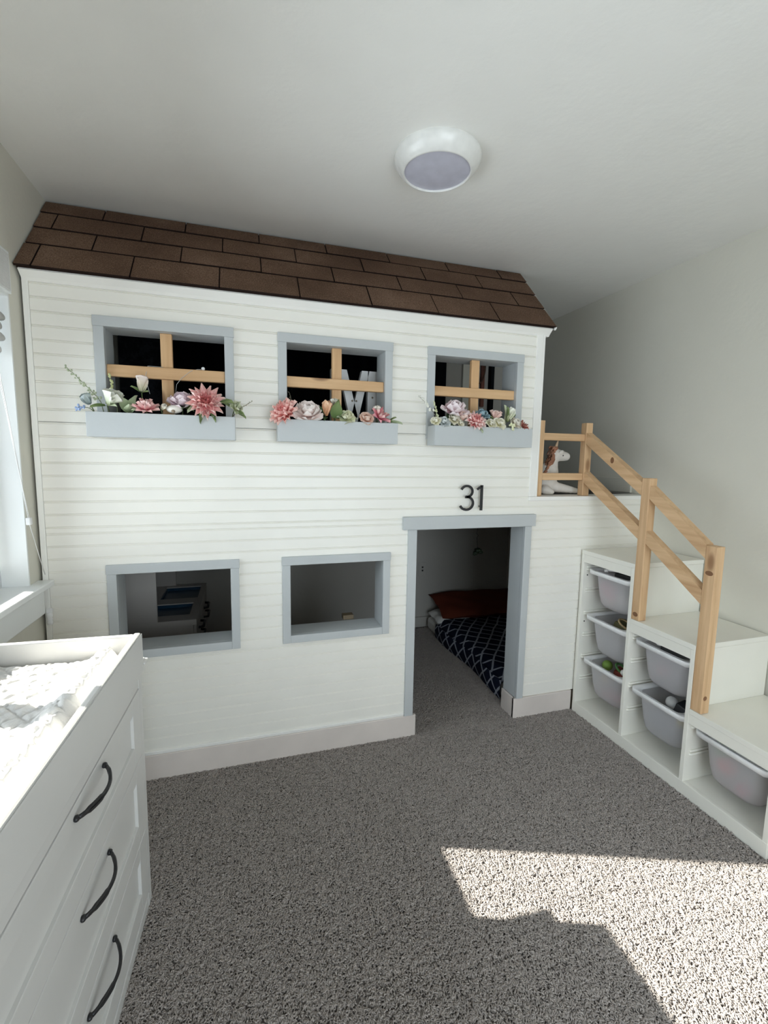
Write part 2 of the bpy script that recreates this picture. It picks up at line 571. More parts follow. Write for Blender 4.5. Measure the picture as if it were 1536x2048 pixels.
pile_area(1.30, 2.98, .14, YB - .03)
pm = bpy.data.meshes.new('carpet_pile')
pm.from_pydata(pts, [], [])
pile = bpy.data.objects.new('carpet_pile', pm)
COL.objects.link(pile)
pile['kind'] = 'stuff'
pile['label'] = 'grey frieze carpet pile covering the bedroom floor'
pile['category'] = 'carpet'
ng = bpy.data.node_groups.new('pile', 'GeometryNodeTree')
ng.interface.new_socket('Geometry', in_out='INPUT', socket_type='NodeSocketGeometry')
ng.interface.new_socket('Geometry', in_out='OUTPUT', socket_type='NodeSocketGeometry')
gi, go = ng.nodes.new('NodeGroupInput'), ng.nodes.new('NodeGroupOutput')
iop = ng.nodes.new('GeometryNodeInstanceOnPoints')
jn = ng.nodes.new('GeometryNodeJoinGeometry')
for p in patches:
    oi = ng.nodes.new('GeometryNodeObjectInfo')
    oi.inputs['Object'].default_value = p
    oi.inputs['As Instance'].default_value = True
    ng.links.new(oi.outputs['Geometry'], jn.inputs[0])
rv = ng.nodes.new('FunctionNodeRandomValue')
rv.data_type = 'FLOAT_VECTOR'
rv.inputs[0].default_value = (0, 0, 0)
rv.inputs[1].default_value = (0, 0, 6.283)
ri_ = ng.nodes.new('FunctionNodeRandomValue')
ri_.data_type = 'INT'
ri_.inputs[4].default_value = 0
ri_.inputs[5].default_value = 3
ng.links.new(gi.outputs[0], iop.inputs['Points'])
ng.links.new(jn.outputs[0], iop.inputs['Instance'])
iop.inputs['Pick Instance'].default_value = True
ng.links.new(ri_.outputs[2], iop.inputs['Instance Index'])
ng.links.new(rv.outputs[0], iop.inputs['Rotation'])
ng.links.new(iop.outputs[0], go.inputs[0])
pile.modifiers.new('pile', 'NODES').node_group = ng

# ================================================================== PLAYHOUSE
house = thing('playhouse', 'white two storey playhouse bed with brown shingled roof and grey window frames', 'playhouse', (0, 0, 0))
XH = 2.241          # right corner of the tall part
XL = XR - .004      # right end of the low part
ZP = 1.236          # landing height
UW = [(.270, .708), (.961, 1.403), (1.651, 2.094)]
LW = [(.270, .712), (.970, 1.409)]
UZ0, UZ1, LZ0, LZ1 = 1.555, 1.910, .604, .935
DX0, DX1, DZ1 = 1.580, 2.187, 1.075
holes = [(a, b, UZ0, UZ1) for a, b in UW] + [(a, b, LZ0, LZ1) for a, b in LW] + [(DX0, DX1, -1, DZ1)]
ov = [(a - .012, b + .012, c - .012, d + .012) for a, b, c, d in holes]
def strips(x0, x1, z0, z1, hs):
    """rectangles of the band x0..x1, z0..z1 with the holes cut out"""
    zs = sorted({z0, z1} | {z for h in hs for z in (h[2], h[3]) if z0 < z < z1})
    out = []
    for a, b in zip(zs, zs[1:]):
        m = (a + b) / 2
        xs_ = x0
        for h in sorted(h for h in hs if h[2] < m < h[3] and h[1] > x0 and h[0] < x1):
            if h[0] > xs_:
                out.append((xs_, h[0], a, b))
            xs_ = max(xs_, h[1])
        if xs_ < x1:
            out.append((xs_, x1, a, b))
    return out
# wall core behind the boards
core = MB()
for (a, b, c, d) in strips(.012, XH, 0.0, 2.10, ov):
    core.box(a, b, -.003, .108, c, d)
core.box(XH, XL, -.003, .108, 0.0, ZP - .025)
core.build('wall_core', 'raw', house)
# beadboard planks, one object each
joints = [.119] + [.1395 + .0508 * k for k in range(0, 20)] + [1.130 + .0508 * k for k in range(0, 19)] + [2.07]
joints = sorted(j for j in joints)
zz = [joints[0]]
for j in joints[1:]:
    if j - zz[-1] > .022:
        zz.append(j)
for a, b in zip(zz, zz[1:]):
    right = XL if b < ZP - .022 else (XH - .036)
    rects = strips(.031, right, a, b, ov)
    if a < ZP - .022 <= b:
        rects.append((XH - .0355, XL, a, ZP - .0222))
    for (p, q, c, d) in rects:
        m = MB()
        lo = c + (.0066 if abs(c - a) < 1e-6 else 0)
        ch = .0030 if abs(d - b) < 1e-6 else 0
        prof = [(-.0031, c), (-.0088, c)]
        if abs(c - a) < 1e-6:      # the bead between two grooves
            prof += [(-.0088, c + .0010), (-.0123, c + .0016), (-.0126, c + .0026), (-.0098, c + .0058), (-.0088, lo)]
        prof += [(-.0125, lo), (-.0125, d - ch), (-.0094, d), (-.0031, d)]
        m.prism_x(prof, p, q)
        m.build('plank', 'plank', house)
MB().box(.010, .030, -.016, .0, 0.0, 2.062, .002).build('corner_trim', 'house_trim', house)
MB().box(XH - .036, XH, -.018, .0, ZP, 2.062, .002).box(XH, XH + .012, -.018, .09, ZP, 2.062, .002).build('corner_trim', 'house_trim', house)
MB().box(.012, 1.598, -.020, -.002, 0, .119, .003).build('baseboard', 'house_base', house)
MB().box(.031, 1.5345, -.0185, -.0125, .1192, .137, .003).build('base_cap', 'house_trim', house)
MB().box(DX1 - .013, 2.552, -.020, -.002, 0, .119, .003).box(DX1 - .013, DX1 - .0005, -.0195, .108, 0, .119, .003).build('baseboard', 'house_base', house)
MB().box(XH - .036, XL, -.022, .11, ZP - .022, ZP - .0003, .003).build('landing_cap', 'house_trim', house)
MB().box(.012, XL, .109, YB - .005, ZP - .04, ZP - .006).build('loft_floor', 'platform', house)
# door casing
dc = thing
cas = MB().box(1.535, DX0, -.024, -.002, .119, DZ1 + .006, .002).build('door_casing', 'grey_frame', house)
MB().box(DX1, 2.228, -.024, -.002, .119, DZ1 + .006, .002).build('door_casing', 'grey_frame', house)
MB().box(1.5055, 2.2443, -.034, -.002, 1.081, 1.144, .002).build('door_lintel', 'grey_frame', house)
MB().box(DX0 - .012, DX0, -.0015, .109, 0.119, DZ1).build('door_jamb', 'grey_frame', house)
MB().box(DX1, DX1 + .0115, -.0015, .109, .119, DZ1).build('door_jamb', 'grey_frame', house)
MB().box(DX0 - .012, DX1 + .0115, -.0015, .109, DZ1, DZ1 + .006).build('door_jamb', 'grey_frame', house)
# window frames
def window(x0, x1, z0, z1, bw, cross=None, sill_gap=False):
    f = MB().box(x0 - bw - .002, x1 + bw + .002, -.026, -.002, z1, z1 + bw + .003, .0018).build('window_frame', 'grey_frame', house)
    MB().box(x0 - bw, x0, -.025, -.002, z0 - bw, z1, .0018).build('frame_board', 'grey_frame', f)
    MB().box(x1, x1 + bw, -.025, -.002, z0 - bw, z1, .0018).build('frame_board', 'grey_frame', f)
    MB().box(x0, x1, -.025, -.002, z0 - bw, z0, .0018).build('frame_board', 'grey_frame', f)
    MB().box(x0 - .0115, x0, -.0015, .115, z0 - .011, z1 + .011).build('jamb', 'grey_frame', f)
    MB().box(x1, x1 + .0115, -.0015, .115, z0 - .011, z1 + .011).build('jamb', 'grey_frame', f)
    MB().box(x0, x1, -.0015, .115, z1, z1 + .011).build('jamb', 'grey_frame', f)
    MB().box(x0, x1, -.0015, .115, z0 - .011, z0).build('jamb', 'grey_frame', f)
    if cross:
        MB().box(x0, x1, -.006, .018, 1.727, 1.773, .003).build('muntin', 'muntin_x', f, label='natural pine crossbar')
        MB().box(cross - .022, cross + .022, .010, .034, z0, z1, .003).build('muntin', 'muntin_z', f, label='natural pine upright')
    return f
for (a, b), cx in zip(UW, (.484, 1.186, 1.880)):
    window(a, b, UZ0, UZ1, .036, cx)
for a, b in LW:
    window(a, b, LZ0, LZ1, .036)
# roof: deck with courses of shingles, sub-parts
e0, e1 = Vector((0, -.050, 2.087)), Vector((0, .306, HC - .003))
ed = (e1 - e0).normalized()
en = Vector((0, -ed.z, ed.y))
RL = (e1 - e0).length
RX0, RX1 = 0.004, 2.285
dk = MB()
vs = []
for x in (RX0 + .004, RX1 - .006):
    for s_, t_ in ((0.004, 0), (RL - .012, 0), (RL - .012, -.010), (0.004, -.010)):
        vs.append(Vector((x, 0, 0)) + e0 + ed * s_ + en * t_)
dk.add(vs, [(0, 1, 2, 3), (7, 6, 5, 4), (0, 4, 5, 1), (1, 5, 6, 2), (2, 6, 7, 3), (3, 7, 4, 0)])
roof = dk.build('roof', 'shingle_edge', house, label='sloped roof of brown asphalt shingles')
courses = [(0.0, .155, .061, 4), (.155, .285, .228, 3), (.285, .414, .066, 2), (.414, RL - .008, .228, 1)]
for ci, (s0, s1, off, lev) in enumerate(courses):
    xs_ = [RX0] + [off + .3175 * k + rnd.uniform(-.004, .004) for k in range(0, 8) if RX0 + .03 < off + .3175 * k < RX1 - .03] + [RX1]
    for a, b in zip(xs_, xs_[1:]):
        gap = .0026
        lift = .0085 + rnd.uniform(-.0008, .0012)
        xa, xb = a + (gap if a > RX0 + .001 else rnd.uniform(-.001, .004)), b - (gap if b < RX1 - .001 else 0)
        lo = s0 + .0034 - (.006 if ci == 0 else 0) + rnd.uniform(-.001, .001)
        hi = s1 - .0018
        q = []
        for x in (xa, xb):
            for s_, t_ in ((lo, lift), (hi, lift - .003), (hi, .0006), (lo, .0006)):
                q.append(Vector((x, 0, 0)) + e0 + ed * s_ + en * t_)
        shg = MB().add(q, [(0, 1, 2, 3), (7, 6, 5, 4), (0, 4, 5, 1), (1, 5, 6, 2), (2, 6, 7, 3), (3, 7, 4, 0)]).build('shingle', 'shingle', roof)
        shg.data.materials.append(M['shingle_edge'])
        for fi in (0, 1, 5):  # side and butt faces carry the painted overlap shadow
            shg.data.polygons[fi].material_index = 1
# white eave moulding under the shingles
MB().prism_x([(-.045, 2.079), (-.040, 2.088), (.02, 2.088), (.02, 2.050), (-.014, 2.050), (-.022, 2.060)], .012, RX1 - .012).build('eave_moulding', 'house_trim', house)
MB().box(XH - .1, RX1 - .012, -.012, .30, 2.088, 2.094).build('roof_return', 'house_trim', house)
vs = [Vector((x, 0, 0)) + e0 + ed * s_ + en * t_ for x in (RX1 - .005, RX1 + .004) for s_, t_ in ((-.004, .004), (RL - .006, .004), (RL - .006, -.012), (-.004, -.012))]
MB().add(vs, [(0, 1, 2, 3), (7, 6, 5, 4), (0, 4, 5, 1), (1, 5, 6, 2), (2, 6, 7, 3), (3, 7, 4, 0)]).build('rake_trim', 'house_trim', house)
MB().box(1.06, 1.50, .109, .29, 1.515, 1.535).build('inner_ledge', 'raw', house)

# ------------------------------------------------------------------ house number
def digits():
    def stroke(m, pts, w=.0115, y0=-.041, y1=-.034):
        L, Rr = [], []
        for i, p in enumerate(pts):
            t = (Vector(pts[min(i + 1, len(pts) - 1)]) - Vector(pts[max(i - 1, 0)])).normalized()
            n = Vector((-t.y, t.x))
            L.append(Vector(p) + n * w / 2)
            Rr.append(Vector(p) - n * w / 2)
        n = len(pts)
        vs = [(p.x, y, p.y) for y in (y0, y1) for p in L + Rr]
        fs = []
        for i in range(n - 1):
            fs.append((i, i + 1, n + i + 1, n + i))
            fs.append((2 * n + i, 3 * n + i, 3 * n + i + 1, 2 * n + i + 1))
            fs.append((i, 2 * n + i, 2 * n + i + 1, i + 1))
            fs.append((n + i, n + i + 1, 3 * n + i + 1, 3 * n + i))
        fs += [(0, n, 3 * n, 2 * n), (n - 1, 3 * n - 1, 4 * n - 1, 2 * n - 1)]
        m.add(vs, fs)
    m = MB()
    cx, z0 = 1.832, 1.171
    up_ = [(cx + .031 * math.cos(R(a)), z0 + .0955 + .0275 * math.sin(R(a))) for a in range(160, -95, -12)]
    lo_ = [(cx + .036 * math.cos(R(a)), z0 + .0370 + .0325 * math.sin(R(a))) for a in range(95, -165, -12)]
    stroke(m, up_)
    stroke(m, lo_)
    m.box(cx - .008, cx + .006, -.041, -.034, z0 + .0625, z0 + .0735)
    three = m.build('house_number', 'black')
    tag(three, 'curved black metal numeral three above the doorway', 'house number')
    p = MB().tube([(1.852, -.0125, 1.235), (1.852, -.035, 1.235)], .003, 6).tube([(1.828, -.0125, 1.180), (1.828, -.035, 1.180)], .003, 6)
    p.build('standoff_pin', 'black', three)
    m = MB()
    m.box(1.908, 1.921, -.041, -.034, z0, z0 + .127)
    stroke(m, [(1.889, z0 + .106), (1.913, z0 + .1225)], .010)
    one = m.build('house_number', 'black')
    tag(one, 'straight black metal numeral one above the doorway', 'house number')
    MB().tube([(1.9145, -.0125, 1.28), (1.9145, -.035, 1.28)], .003, 6).tube([(1.9145, -.0125, 1.19), (1.9145, -.035, 1.19)], .003, 6).build('standoff_pin', 'black', one)
digits()

# ------------------------------------------------------------------ flower boxes
BOX = [(.220, .746), (.915, 1.437), (1.617, 2.133)]
BY0, BY1, BZ0, BZ1 = -.122, -.0265, 1.487, 1.579
for (a, b), lb in zip(BOX, ('grey wooden flower box holding the large pink dahlia, nearest the room window',
                            'grey wooden flower box under the middle upper window of the playhouse',
                            'grey wooden flower box with the blue rose, nearest the handrail')):
    t = thing('flower_box', lb, 'flower box', ((a + b) / 2, -.07, BZ0), group='grey flower boxes under the upper windows')
    MB().box(a, b, BY0, BY0 + .012, BZ0, BZ1, .0015).build('front_board', 'grey_frame', t)
    MB().box(a, a + .012, BY0 + .0125, BY1, BZ0, BZ1, .0015).build('end_board', 'grey_frame', t)
    MB().box(b - .012, b, BY0 + .0125, BY1, BZ0, BZ1, .0015).build('end_board', 'grey_frame', t)
    MB().box(a + .0125, b - .0125, BY1 - .012, BY1, BZ0, BZ1, .0015).build('back_board', 'grey_frame', t)
    MB().box(a + .0125, b - .0125, BY0 + .0125, BY1 - .0125, BZ0, BZ0 + .012).build('bottom_board', 'grey_frame', t)
    MB().box(a + .013, b - .013, BY0 + .013, BY1 - .013, BZ0 + .0125, BZ1 - .022).build('moss', 'moss', t)

# ------------------------------------------------------------------ flowers
def petal_mesh(L, Wd, cup, curl, point, mat, nu=5, nv=6, notch=0.0):
    vs, al = [], []
    for j in range(nv):
        t = j / (nv - 1)
        w = (math.sin(math.pi * min(1, .12 + .88 * t) ** (1.0 if point < .5 else .8)) ** (.6 + point * .6)) * Wd / 2
        if point < .5:
            w = Wd / 2 * (math.sin(math.pi * (.10 + .62 * t)) if t < .97 else .45)
        if j == nv - 1 and point >= .5:
            w = Wd * .03
        for i in range(nu):
            u = i / (nu - 1) * 2 - 1
            z = cup * L * (u * u) * .5 * (.4 + .6 * t) + curl * L * t * t
            x = L * t * (1 - .06 * u * u * t) - (notch * L if (i == nu // 2 and j == nv - 1) else 0)
            vs.append((x, u * w, z))
            al.append(t)
    fs = [(j * nu + i, j * nu + i + 1, (j + 1) * nu + i + 1, (j + 1) * nu + i) for j in range(nv - 1) for i in range(nu - 1)]
    me = bpy.data.meshes.new('petal')
    me.from_pydata(vs, [], fs)
    me.polygons.foreach_set('use_smooth', [True] * len(fs))
    a = me.attributes.new('along', 'FLOAT', 'POINT')
    a.data.foreach_set('value', al)
    me.materials.append(mat)
    return me
LEAF = petal_mat((.10, .16, .05), (.26, .33, .15))
LEAF_PALE = petal_mat((.28, .36, .20), (.50, .55, .38))
LEAF_DARK = petal_mat((.035, .07, .03), (.09, .15, .06))
def piece(me, name, parent, mtx):
    o = bpy.data.objects.new(name, me)
    COL.objects.link(o)
    o.parent = parent
    o.matrix_local = mtx
    return o
FS = 1.2
def flower(name, label, loc, axis, layers, leaves=(), center=None, stem=True, group='silk flowers in the window boxes', cat='flower'):
    """layers: (count, length, width, cup, elevation deg, curl, pointed, base radius, height, base col, tip col)"""
    ax = Vector(axis).normalized()
    q = Vector((0, 0, 1)).rotation_difference(ax)
    t = thing(name, label, cat, loc, q, group, FS)
    ph0 = rnd.uniform(0, 6.28)
    for li, (n, L, Wd, cup, el, curl, pt, r0, h0, cb, ct) in enumerate(layers):
        mt = petal_mat(cb, ct)
        mes = [petal_mesh(L * s_, Wd * s_, cup, curl, pt, mt, notch=(.08 if pt < .5 else 0)) for s_ in (1.0, .9)]
        for k in range(n):
            an = ph0 + li * .37 + 2 * math.pi * k / n + rnd.uniform(-.08, .08)
            mtx = Matrix.Rotation(an, 4, 'Z') @ Matrix.Translation((r0, 0, h0)) @ Matrix.Rotation(-R(el + rnd.uniform(-6, 6)), 4, 'Y') @ Matrix.Rotation(rnd.uniform(-.15, .15), 4, 'X')
            piece(mes[k % 2], 'petal', t, mtx)
    if center:
        r, c, h = center
        MB().ball((0, 0, h), r, 10, 6, (1, 1, .8)).build('flower_centre', colmat(c), t, local=True)
    inv = Matrix.Rotation(0, 4, 'Z') @ q.inverted().to_matrix().to_4x4()
    for (dx, dy, dz, L, Wd, mt) in leaves:
        me = petal_mesh(L, Wd, .35, -.12, .8, mt, 5, 7)
        d = Vector((dx, dy, dz)).normalized()
        x = inv.to_3x3() @ d
        z = inv.to_3x3() @ (Vector((0, -.6, .8)) - d * d.dot(Vector((0, -.6, .8)))).normalized()
        y = z.cross(x)
        mm = Matrix((x, y, z)).transposed().to_4x4()
        piece(me, 'leaf', t, Matrix.Translation(x * .004 - Vector((0, 0, .004))) @ mm)
    if stem:
        p0 = Vector(loc) - ax * .003
        p2 = Vector((min(max(loc[0], stem[0]), stem[1]), -.075, 1.553))
        pm_ = (p0 + p2) / 2 + Vector((0, .008, .008))
        MB().tube([p0, pm_, p2], .0022, 6).build('stem', colmat((.10, .14, .05)), t)
    return t
CORAL, BLUSH, PINKT = (.72, .16, .17), (.86, .62, .60), (.90, .58, .54)
def dahlia(lb, loc, ax, r, stem, leaves=(), deep=(.78, .16, .18), tip=(.97, .83, .78)):
    return flower('dahlia', lb, loc, ax, [
        (16, r, r * .46, .5, 4, .05, .8, r * .06, -.002, deep, tip),
        (14, r * .84, r * .42, .6, 20, .08, .8, r * .06, .001, deep, tip),
        (12, r * .66, r * .36, .7, 38, .10, .8, r * .05, .003, deep, PINKT),
        (9, r * .46, r * .26, .8, 58, .05, .8, r * .03, .004, deep, (.80, .30, .28)),
        (5, r * .30, r * .18, .8, 76, 0, .8, r * .015, .005, deep, (.75, .22, .22))], leaves, None, stem)
def rose(lb, loc, ax, r, stem, base, tip, leaves=(), name='rose'):
    return flower(name, lb, loc, ax, [
        (5, r, r * 1.15, .55, 22, -.10, .1, 0, -.004, base, tip),
        (5, r * .85, r * 1.0, .7, 48, -.05, .1, 0, -.002, base, tip),
        (4, r * .72, r * .85, .9, 68, -.02, .1, 0, 0, base, tip),
        (3, r * .60, r * .62, 1.1, 82, 0, .1, r * .02, .002, base, tip)], leaves, (r * .16, base, r * .30), stem)
def peony(lb, loc, ax, r, stem, base, tip, leaves=()):
    return flower('peony', lb, loc, ax, [
        (7, r, r * .95, .45, 12, .10, .1, 0, -.005, base, tip),
        (7, r * .92, r * .85, .6, 36, .05, .1, 0, -.003, base, tip),
        (7, r * .80, r * .72, .8, 56, .05, .1, r * .04, 0, base, tip),
        (6, r * .68, r * .60, .9, 74, .05, .1, r * .06, .002, base, tip),
        (4, r * .55, r * .5, 1.0, 86, 0, .1, r * .03, .003, base, tip)], leaves, None, stem)
def bud(lb, loc, ax, L, stem, base, tip, leaves=(), n=4, open_=78, name='flower_bud', wid=.62):
    return flower(name, lb, loc, ax, [
        (n, L, L * wid, .9, open_, -.06, .1, L * .05, 0, base, tip),
        (3, L * .85, L * wid * .85, 1.0, min(89, open_ + 8), 0, .1, L * .02, .001, base, tip)], leaves, None, stem)
def sprig(lb, pts_, bud_c, n, br, stem_c=(.16, .19, .10), start=.35, spread=.012, name='flower_sprig', leaves_n=0, group='silk flowers in the window boxes'):
    t = thing(name, lb, 'flower', pts_[0], group=group)
    P = [Vector(p) for p in pts_]
    def at(s_):
        f = s_ * (len(P) - 1)
        i = min(int(f), len(P) - 2)
        return P[i].lerp(P[i + 1], f - i)
    MB().tube([at(k / 10) for k in range(11)], [.0018 - .001 * k / 10 for k in range(11)], 6).build('stem', colmat(stem_c), t)
    m = MB()
    for k in range(n):
        s_ = start + (1 - start) * k / max(1, n - 1)
        sp = spread * (1.15 - .75 * s_)
        c = at(s_) + Vector((rnd.uniform(-1, 1), rnd.uniform(-1, .6), rnd.uniform(-1, 1))) * sp
        m.ball(c, br * rnd.uniform(.7, 1.2) * (1.1 - .4 * s_), 7, 5, (1, 1, 1.15))
        m.tube([at(max(0, s_ - .04)), c], .0006, 4, smooth=False)
    m.build('buds', colmat(bud_c), t)
    for k in range(leaves_n):
        s_ = .15 + .6 * k / max(1, leaves_n)
        d = Vector((rnd.uniform(-1, 1), rnd.uniform(-1, 0), rnd.uniform(-.2, 1))).normalized()
        z = (Vector((0, -.6, .8)) - d * d.dot(Vector((0, -.6, .8)))).normalized()
        y = z.cross(d)
        mm = Matrix.Translation(at(s_) - P[0]) @ Matrix((d, y, z)).transposed().to_4x4()
        piece(petal_mesh(.026, .011, .3, -.1, .8, LEAF), 'leaf', t, mm)
    return t
S1, S2, S3 = (.24, .73), (.935, 1.42), (1.635, 2.115)
CREAM = ((.78, .75, .52), (.92, .90, .80))
# --- box one
sprig('tall leaning sprig of tiny pale green buds at the corner by the room window', [(.275, -.075, 1.553), (.262, -.085, 1.625), (.215, -.095, 1.68), (.160, -.10, 1.738)], (.42, .47, .32), 34, .0042)
sprig('short upright pale yellow green sprig behind the white lily', [(.315, -.06, 1.553), (.308, -.055, 1.64), (.285, -.045, 1.727)], (.58, .60, .30), 26, .0060, spread=.011, start=.45)
bud('grey blue closed bloom beside the leaning sprig', (.228, -.085, 1.607), (-.35, -.5, .8), .036, S1, (.30, .36, .36), (.48, .54, .54), n=5, open_=66, wid=.9)
sprig('cluster of tiny blue blossoms hanging over the box corner', [(.262, -.09, 1.553), (.235, -.115, 1.592), (.202, -.128, 1.592), (.196, -.130, 1.583)], (.30, .40, .62), 18, .0048, start=.55, spread=.014)
bud('open white lily with green throat over the box edge', (.288, -.095, 1.607), (.55, -.45, .62), .058, S1, (.46, .52, .30), (.84, .84, .76), [(-.6, -.6, -.1, .05, .02, LEAF), (.7, -.7, .0, .045, .016, LEAF_PALE)], n=5, open_=58, name='lily', wid=.62)
flower('leaf_spray', 'large pale green leaves beside the white lily', (.360, -.085, 1.585), (0, -.7, .7), [], [(-.5, -.25, .8, .062, .042, LEAF_PALE), (.35, -.2, .9, .058, .040, LEAF_PALE), (.1, -.6, .35, .045, .034, LEAF_PALE)], None, S1, cat='leaves')
bud('pale blush magnolia bud standing tallest in its box', (.402, -.070, 1.665), (.06, -.15, 1), .052, S1, (.62, .62, .44), (.88, .76, .71), [(-.7, -.4, .5, .034, .016, LEAF), (.5, -.6, .1, .034, .018, LEAF)], n=4, open_=72, name='magnolia', wid=.66)
flower('lotus', 'pink water lily under the magnolia bud', (.420, -.100, 1.592), (.05, -.6, .8), [
    (9, .042, .017, .5, 14, .05, .8, .003, 0, (.70, .16, .20), (.86, .60, .56)), (8, .038, .017, .7, 42, .05, .8, .003, .002, (.68, .16, .20), (.85, .58, .55)),
    (6, .034, .017, .8, 66, 0, .8, .002, .003, (.74, .30, .32), (.87, .66, .62))], [(-.9, -.4, .1, .04, .018, LEAF_PALE), (.9, -.3, .15, .036, .016, LEAF)], None, S1)
bud('little cream bud lying left of the round white bloom', (.474, -.098, 1.598), (.5, -.6, .5), .026, S1, (.60, .56, .38), (.84, .81, .73), [(.8, -.2, .5, .022, .010, LEAF_DARK)], n=4, open_=74)
bl = thing('ranunculus', 'flat round white bloom resting on the box edge', 'flower', (.520, -.098, 1.598), group='silk flowers in the window boxes')
MB().ball((.520, -.098, 1.601), .0265, 16, 10, (1.12, .9, .62)).build('bloom', colmat((.84, .80, .74)), bl)
MB().ball((.518, -.121, 1.591), .007, 8, 6).tube([(.520, -.095, 1.592), (.520, -.08, 1.553)], .002, 6).build('calyx', colmat((.28, .22, .16)), bl)
peony('mauve hydrangea bloom between the muntin and the pink dahlia', (.545, -.060, 1.622), (-.1, -.5, .85), .052, S1, (.70, .54, .62), (.88, .76, .80), [(.1, -.9, -.2, .046, .026, LEAF_DARK), (.8, -.5, -.3, .042, .024, LEAF)])
dahlia('largest pink dahlia facing the room from its box', (.637, -.118, 1.630), (.05, -.93, .22), .062, S1, [(-.85, -.25, -.45, .064, .034, LEAF_PALE), (-.25, -.2, -.9, .068, .026, LEAF), (.45, -.2, -.85, .066, .022, LEAF), (.9, -.1, .1, .085, .040, LEAF)])
flower('hydrangea', 'pale green and cream bloom spilling past the box end', (.745, -.092, 1.612), (.55, -.6, .45), [
    (6, .034, .022, .4, 10, .06, .1, 0, 0, (.42, .48, .26), (.72, .74, .56)), (6, .027, .02, .5, 45, .06, .1, 0, .002, (.44, .50, .28), (.76, .77, .60))],
    [(.75, -.3, -.5, .046, .022, LEAF), (-.6, -.5, .4, .04, .024, LEAF), (.5, -.4, .7, .034, .018, LEAF_PALE)], (.006, (.55, .55, .28), .006), S1)
sprig('thin brown twig past the right end of the same box', [(.715, -.085, 1.553), (.76, -.098, 1.612), (.812, -.108, 1.644)], (.40, .40, .28), 8, .0030, (.16, .11, .08), start=.5, spread=.008)
# --- box two
dahlia('coral dahlia drooping over the left end of its box', (.945, -.105, 1.603), (-.55, -.62, .55), .056, S2, deep=(.82, .24, .22), tip=(.96, .70, .64))
peony('wide blush white peony next to the drooping coral dahlia', (1.043, -.085, 1.598), (-.05, -.6, .8), .062, S2, (.92, .78, .75), (.96, .90, .87))
bud('peach bud with brown sepals left of the broad green leaf', (1.118, -.085, 1.602), (.12, -.25, 1), .056, S2, (.72, .40, .22), (.86, .60, .42), [(-.5, -.5, .7, .045, .018, LEAF_DARK), (-.2, -.8, -.3, .04, .02, LEAF_DARK)], n=4, open_=76, wid=.55)
flower('leaf_spray', 'broad bright green leaf standing before the wooden crossbar', (1.160, -.092, 1.592), (0, -.7, .7), [], [(.12, -.25, .95, .070, .044, LEAF), (.6, -.5, .5, .05, .026, LEAF_PALE)], None, S2, cat='leaves')
bud('small white blossom behind the broad green leaf', (1.160, -.062, 1.645), (0, -.3, 1), .030, S2, (.60, .62, .44), (.87, .85, .77), n=5, open_=60)
rose('cream green rose near the foot of the letter M', (1.210, -.098, 1.592), (-.1, -.75, .55), .036, S2, (.58, .60, .34), (.80, .79, .60), [(-.9, -.3, .2, .04, .024, LEAF_PALE), (.9, -.3, .1, .036, .02, LEAF_PALE)])
rose('round peach ranunculus before the foot of the letter M', (1.297, -.100, 1.590), (0, -.75, .6), .034, S2, (.72, .40, .28), (.87, .70, .60), name='ranunculus')
flower('lily', 'deep pink lily with cream upper petals', (1.355, -.095, 1.600), (.25, -.7, .5), [
    (6, .046, .020, .5, 18, .06, .8, .003, 0, (.62, .10, .18), (.84, .44, .46)), (5, .036, .018, .7, 50, .06, .8, .003, .002, (.66, .14, .2), (.85, .60, .55))],
    [(.85, -.25, -.1, .05, .02, LEAF), (.6, -.3, .4, .04, .018, LEAF_PALE)], None, S2)
bud('cream bud rising above the deep pink lily', (1.352, -.075, 1.622), (-.1, -.35, .95), .030, S2, (.66, .56, .44), (.87, .82, .73), n=5, open_=58)
flower('leaf_spray', 'narrow green leaves at the right end of the middle box', (1.400, -.095, 1.588), (0, -.7, .7), [], [(.75, -.45, -.05, .052, .020, LEAF_PALE), (.4, -.5, .35, .036, .016, LEAF)], None, S2, cat='leaves')
sprig('wispy dark sprig behind the blush white peony', [(1.0, -.05, 1.553), (.985, -.045, 1.64), (.968, -.04, 1.70)], (.16, .14, .10), 14, .0028, (.09, .09, .06), spread=.014)
# --- box three
sprig('leaning twig with white blossoms at the left end', [(1.665, -.075, 1.553), (1.628, -.085, 1.632), (1.585, -.095, 1.672), (1.540, -.10, 1.708)], (.80, .80, .72), 13, .0062, (.14, .12, .10), start=.45, spread=.011)
sprig('short pale green sprig left of the lilac peony', [(1.655, -.06, 1.553), (1.645, -.065, 1.62), (1.632, -.07, 1.69)], (.66, .68, .44), 14, .0060, start=.5, spread=.010)
peony('large lilac pink peony, tallest bloom of its box', (1.735, -.068, 1.640), (-.05, -.45, .9), .062, S3, (.82, .62, .68), (.93, .84, .85), [(-.8, -.5, -.35, .062, .032, LEAF_DARK), (-.5, -.8, -.1, .052, .03, LEAF_DARK)])
rose('ivory rosebud at the left corner of its box', (1.628, -.100, 1.594), (-.3, -.6, .7), .026, S3, *CREAM)
rose('pale blue white rose beside the ivory rosebud', (1.668, -.104, 1.591), (-.1, -.75, .6), .029, S3, (.50, .56, .56), (.74, .77, .76), [(.9, -.4, -.1, .03, .012, LEAF_DARK)])
rose('ivory rose below the lilac peony', (1.718, -.100, 1.606), (0, -.75, .6), .030, S3, (.70, .66, .46), (.86, .83, .74), [(-.3, -.7, -.7, .03, .016, LEAF)])
rose('small ivory rose tucked low beside the ivory rose', (1.746, -.110, 1.591), (.1, -.8, .5), .020, S3, (.70, .67, .48), (.85, .82, .72))
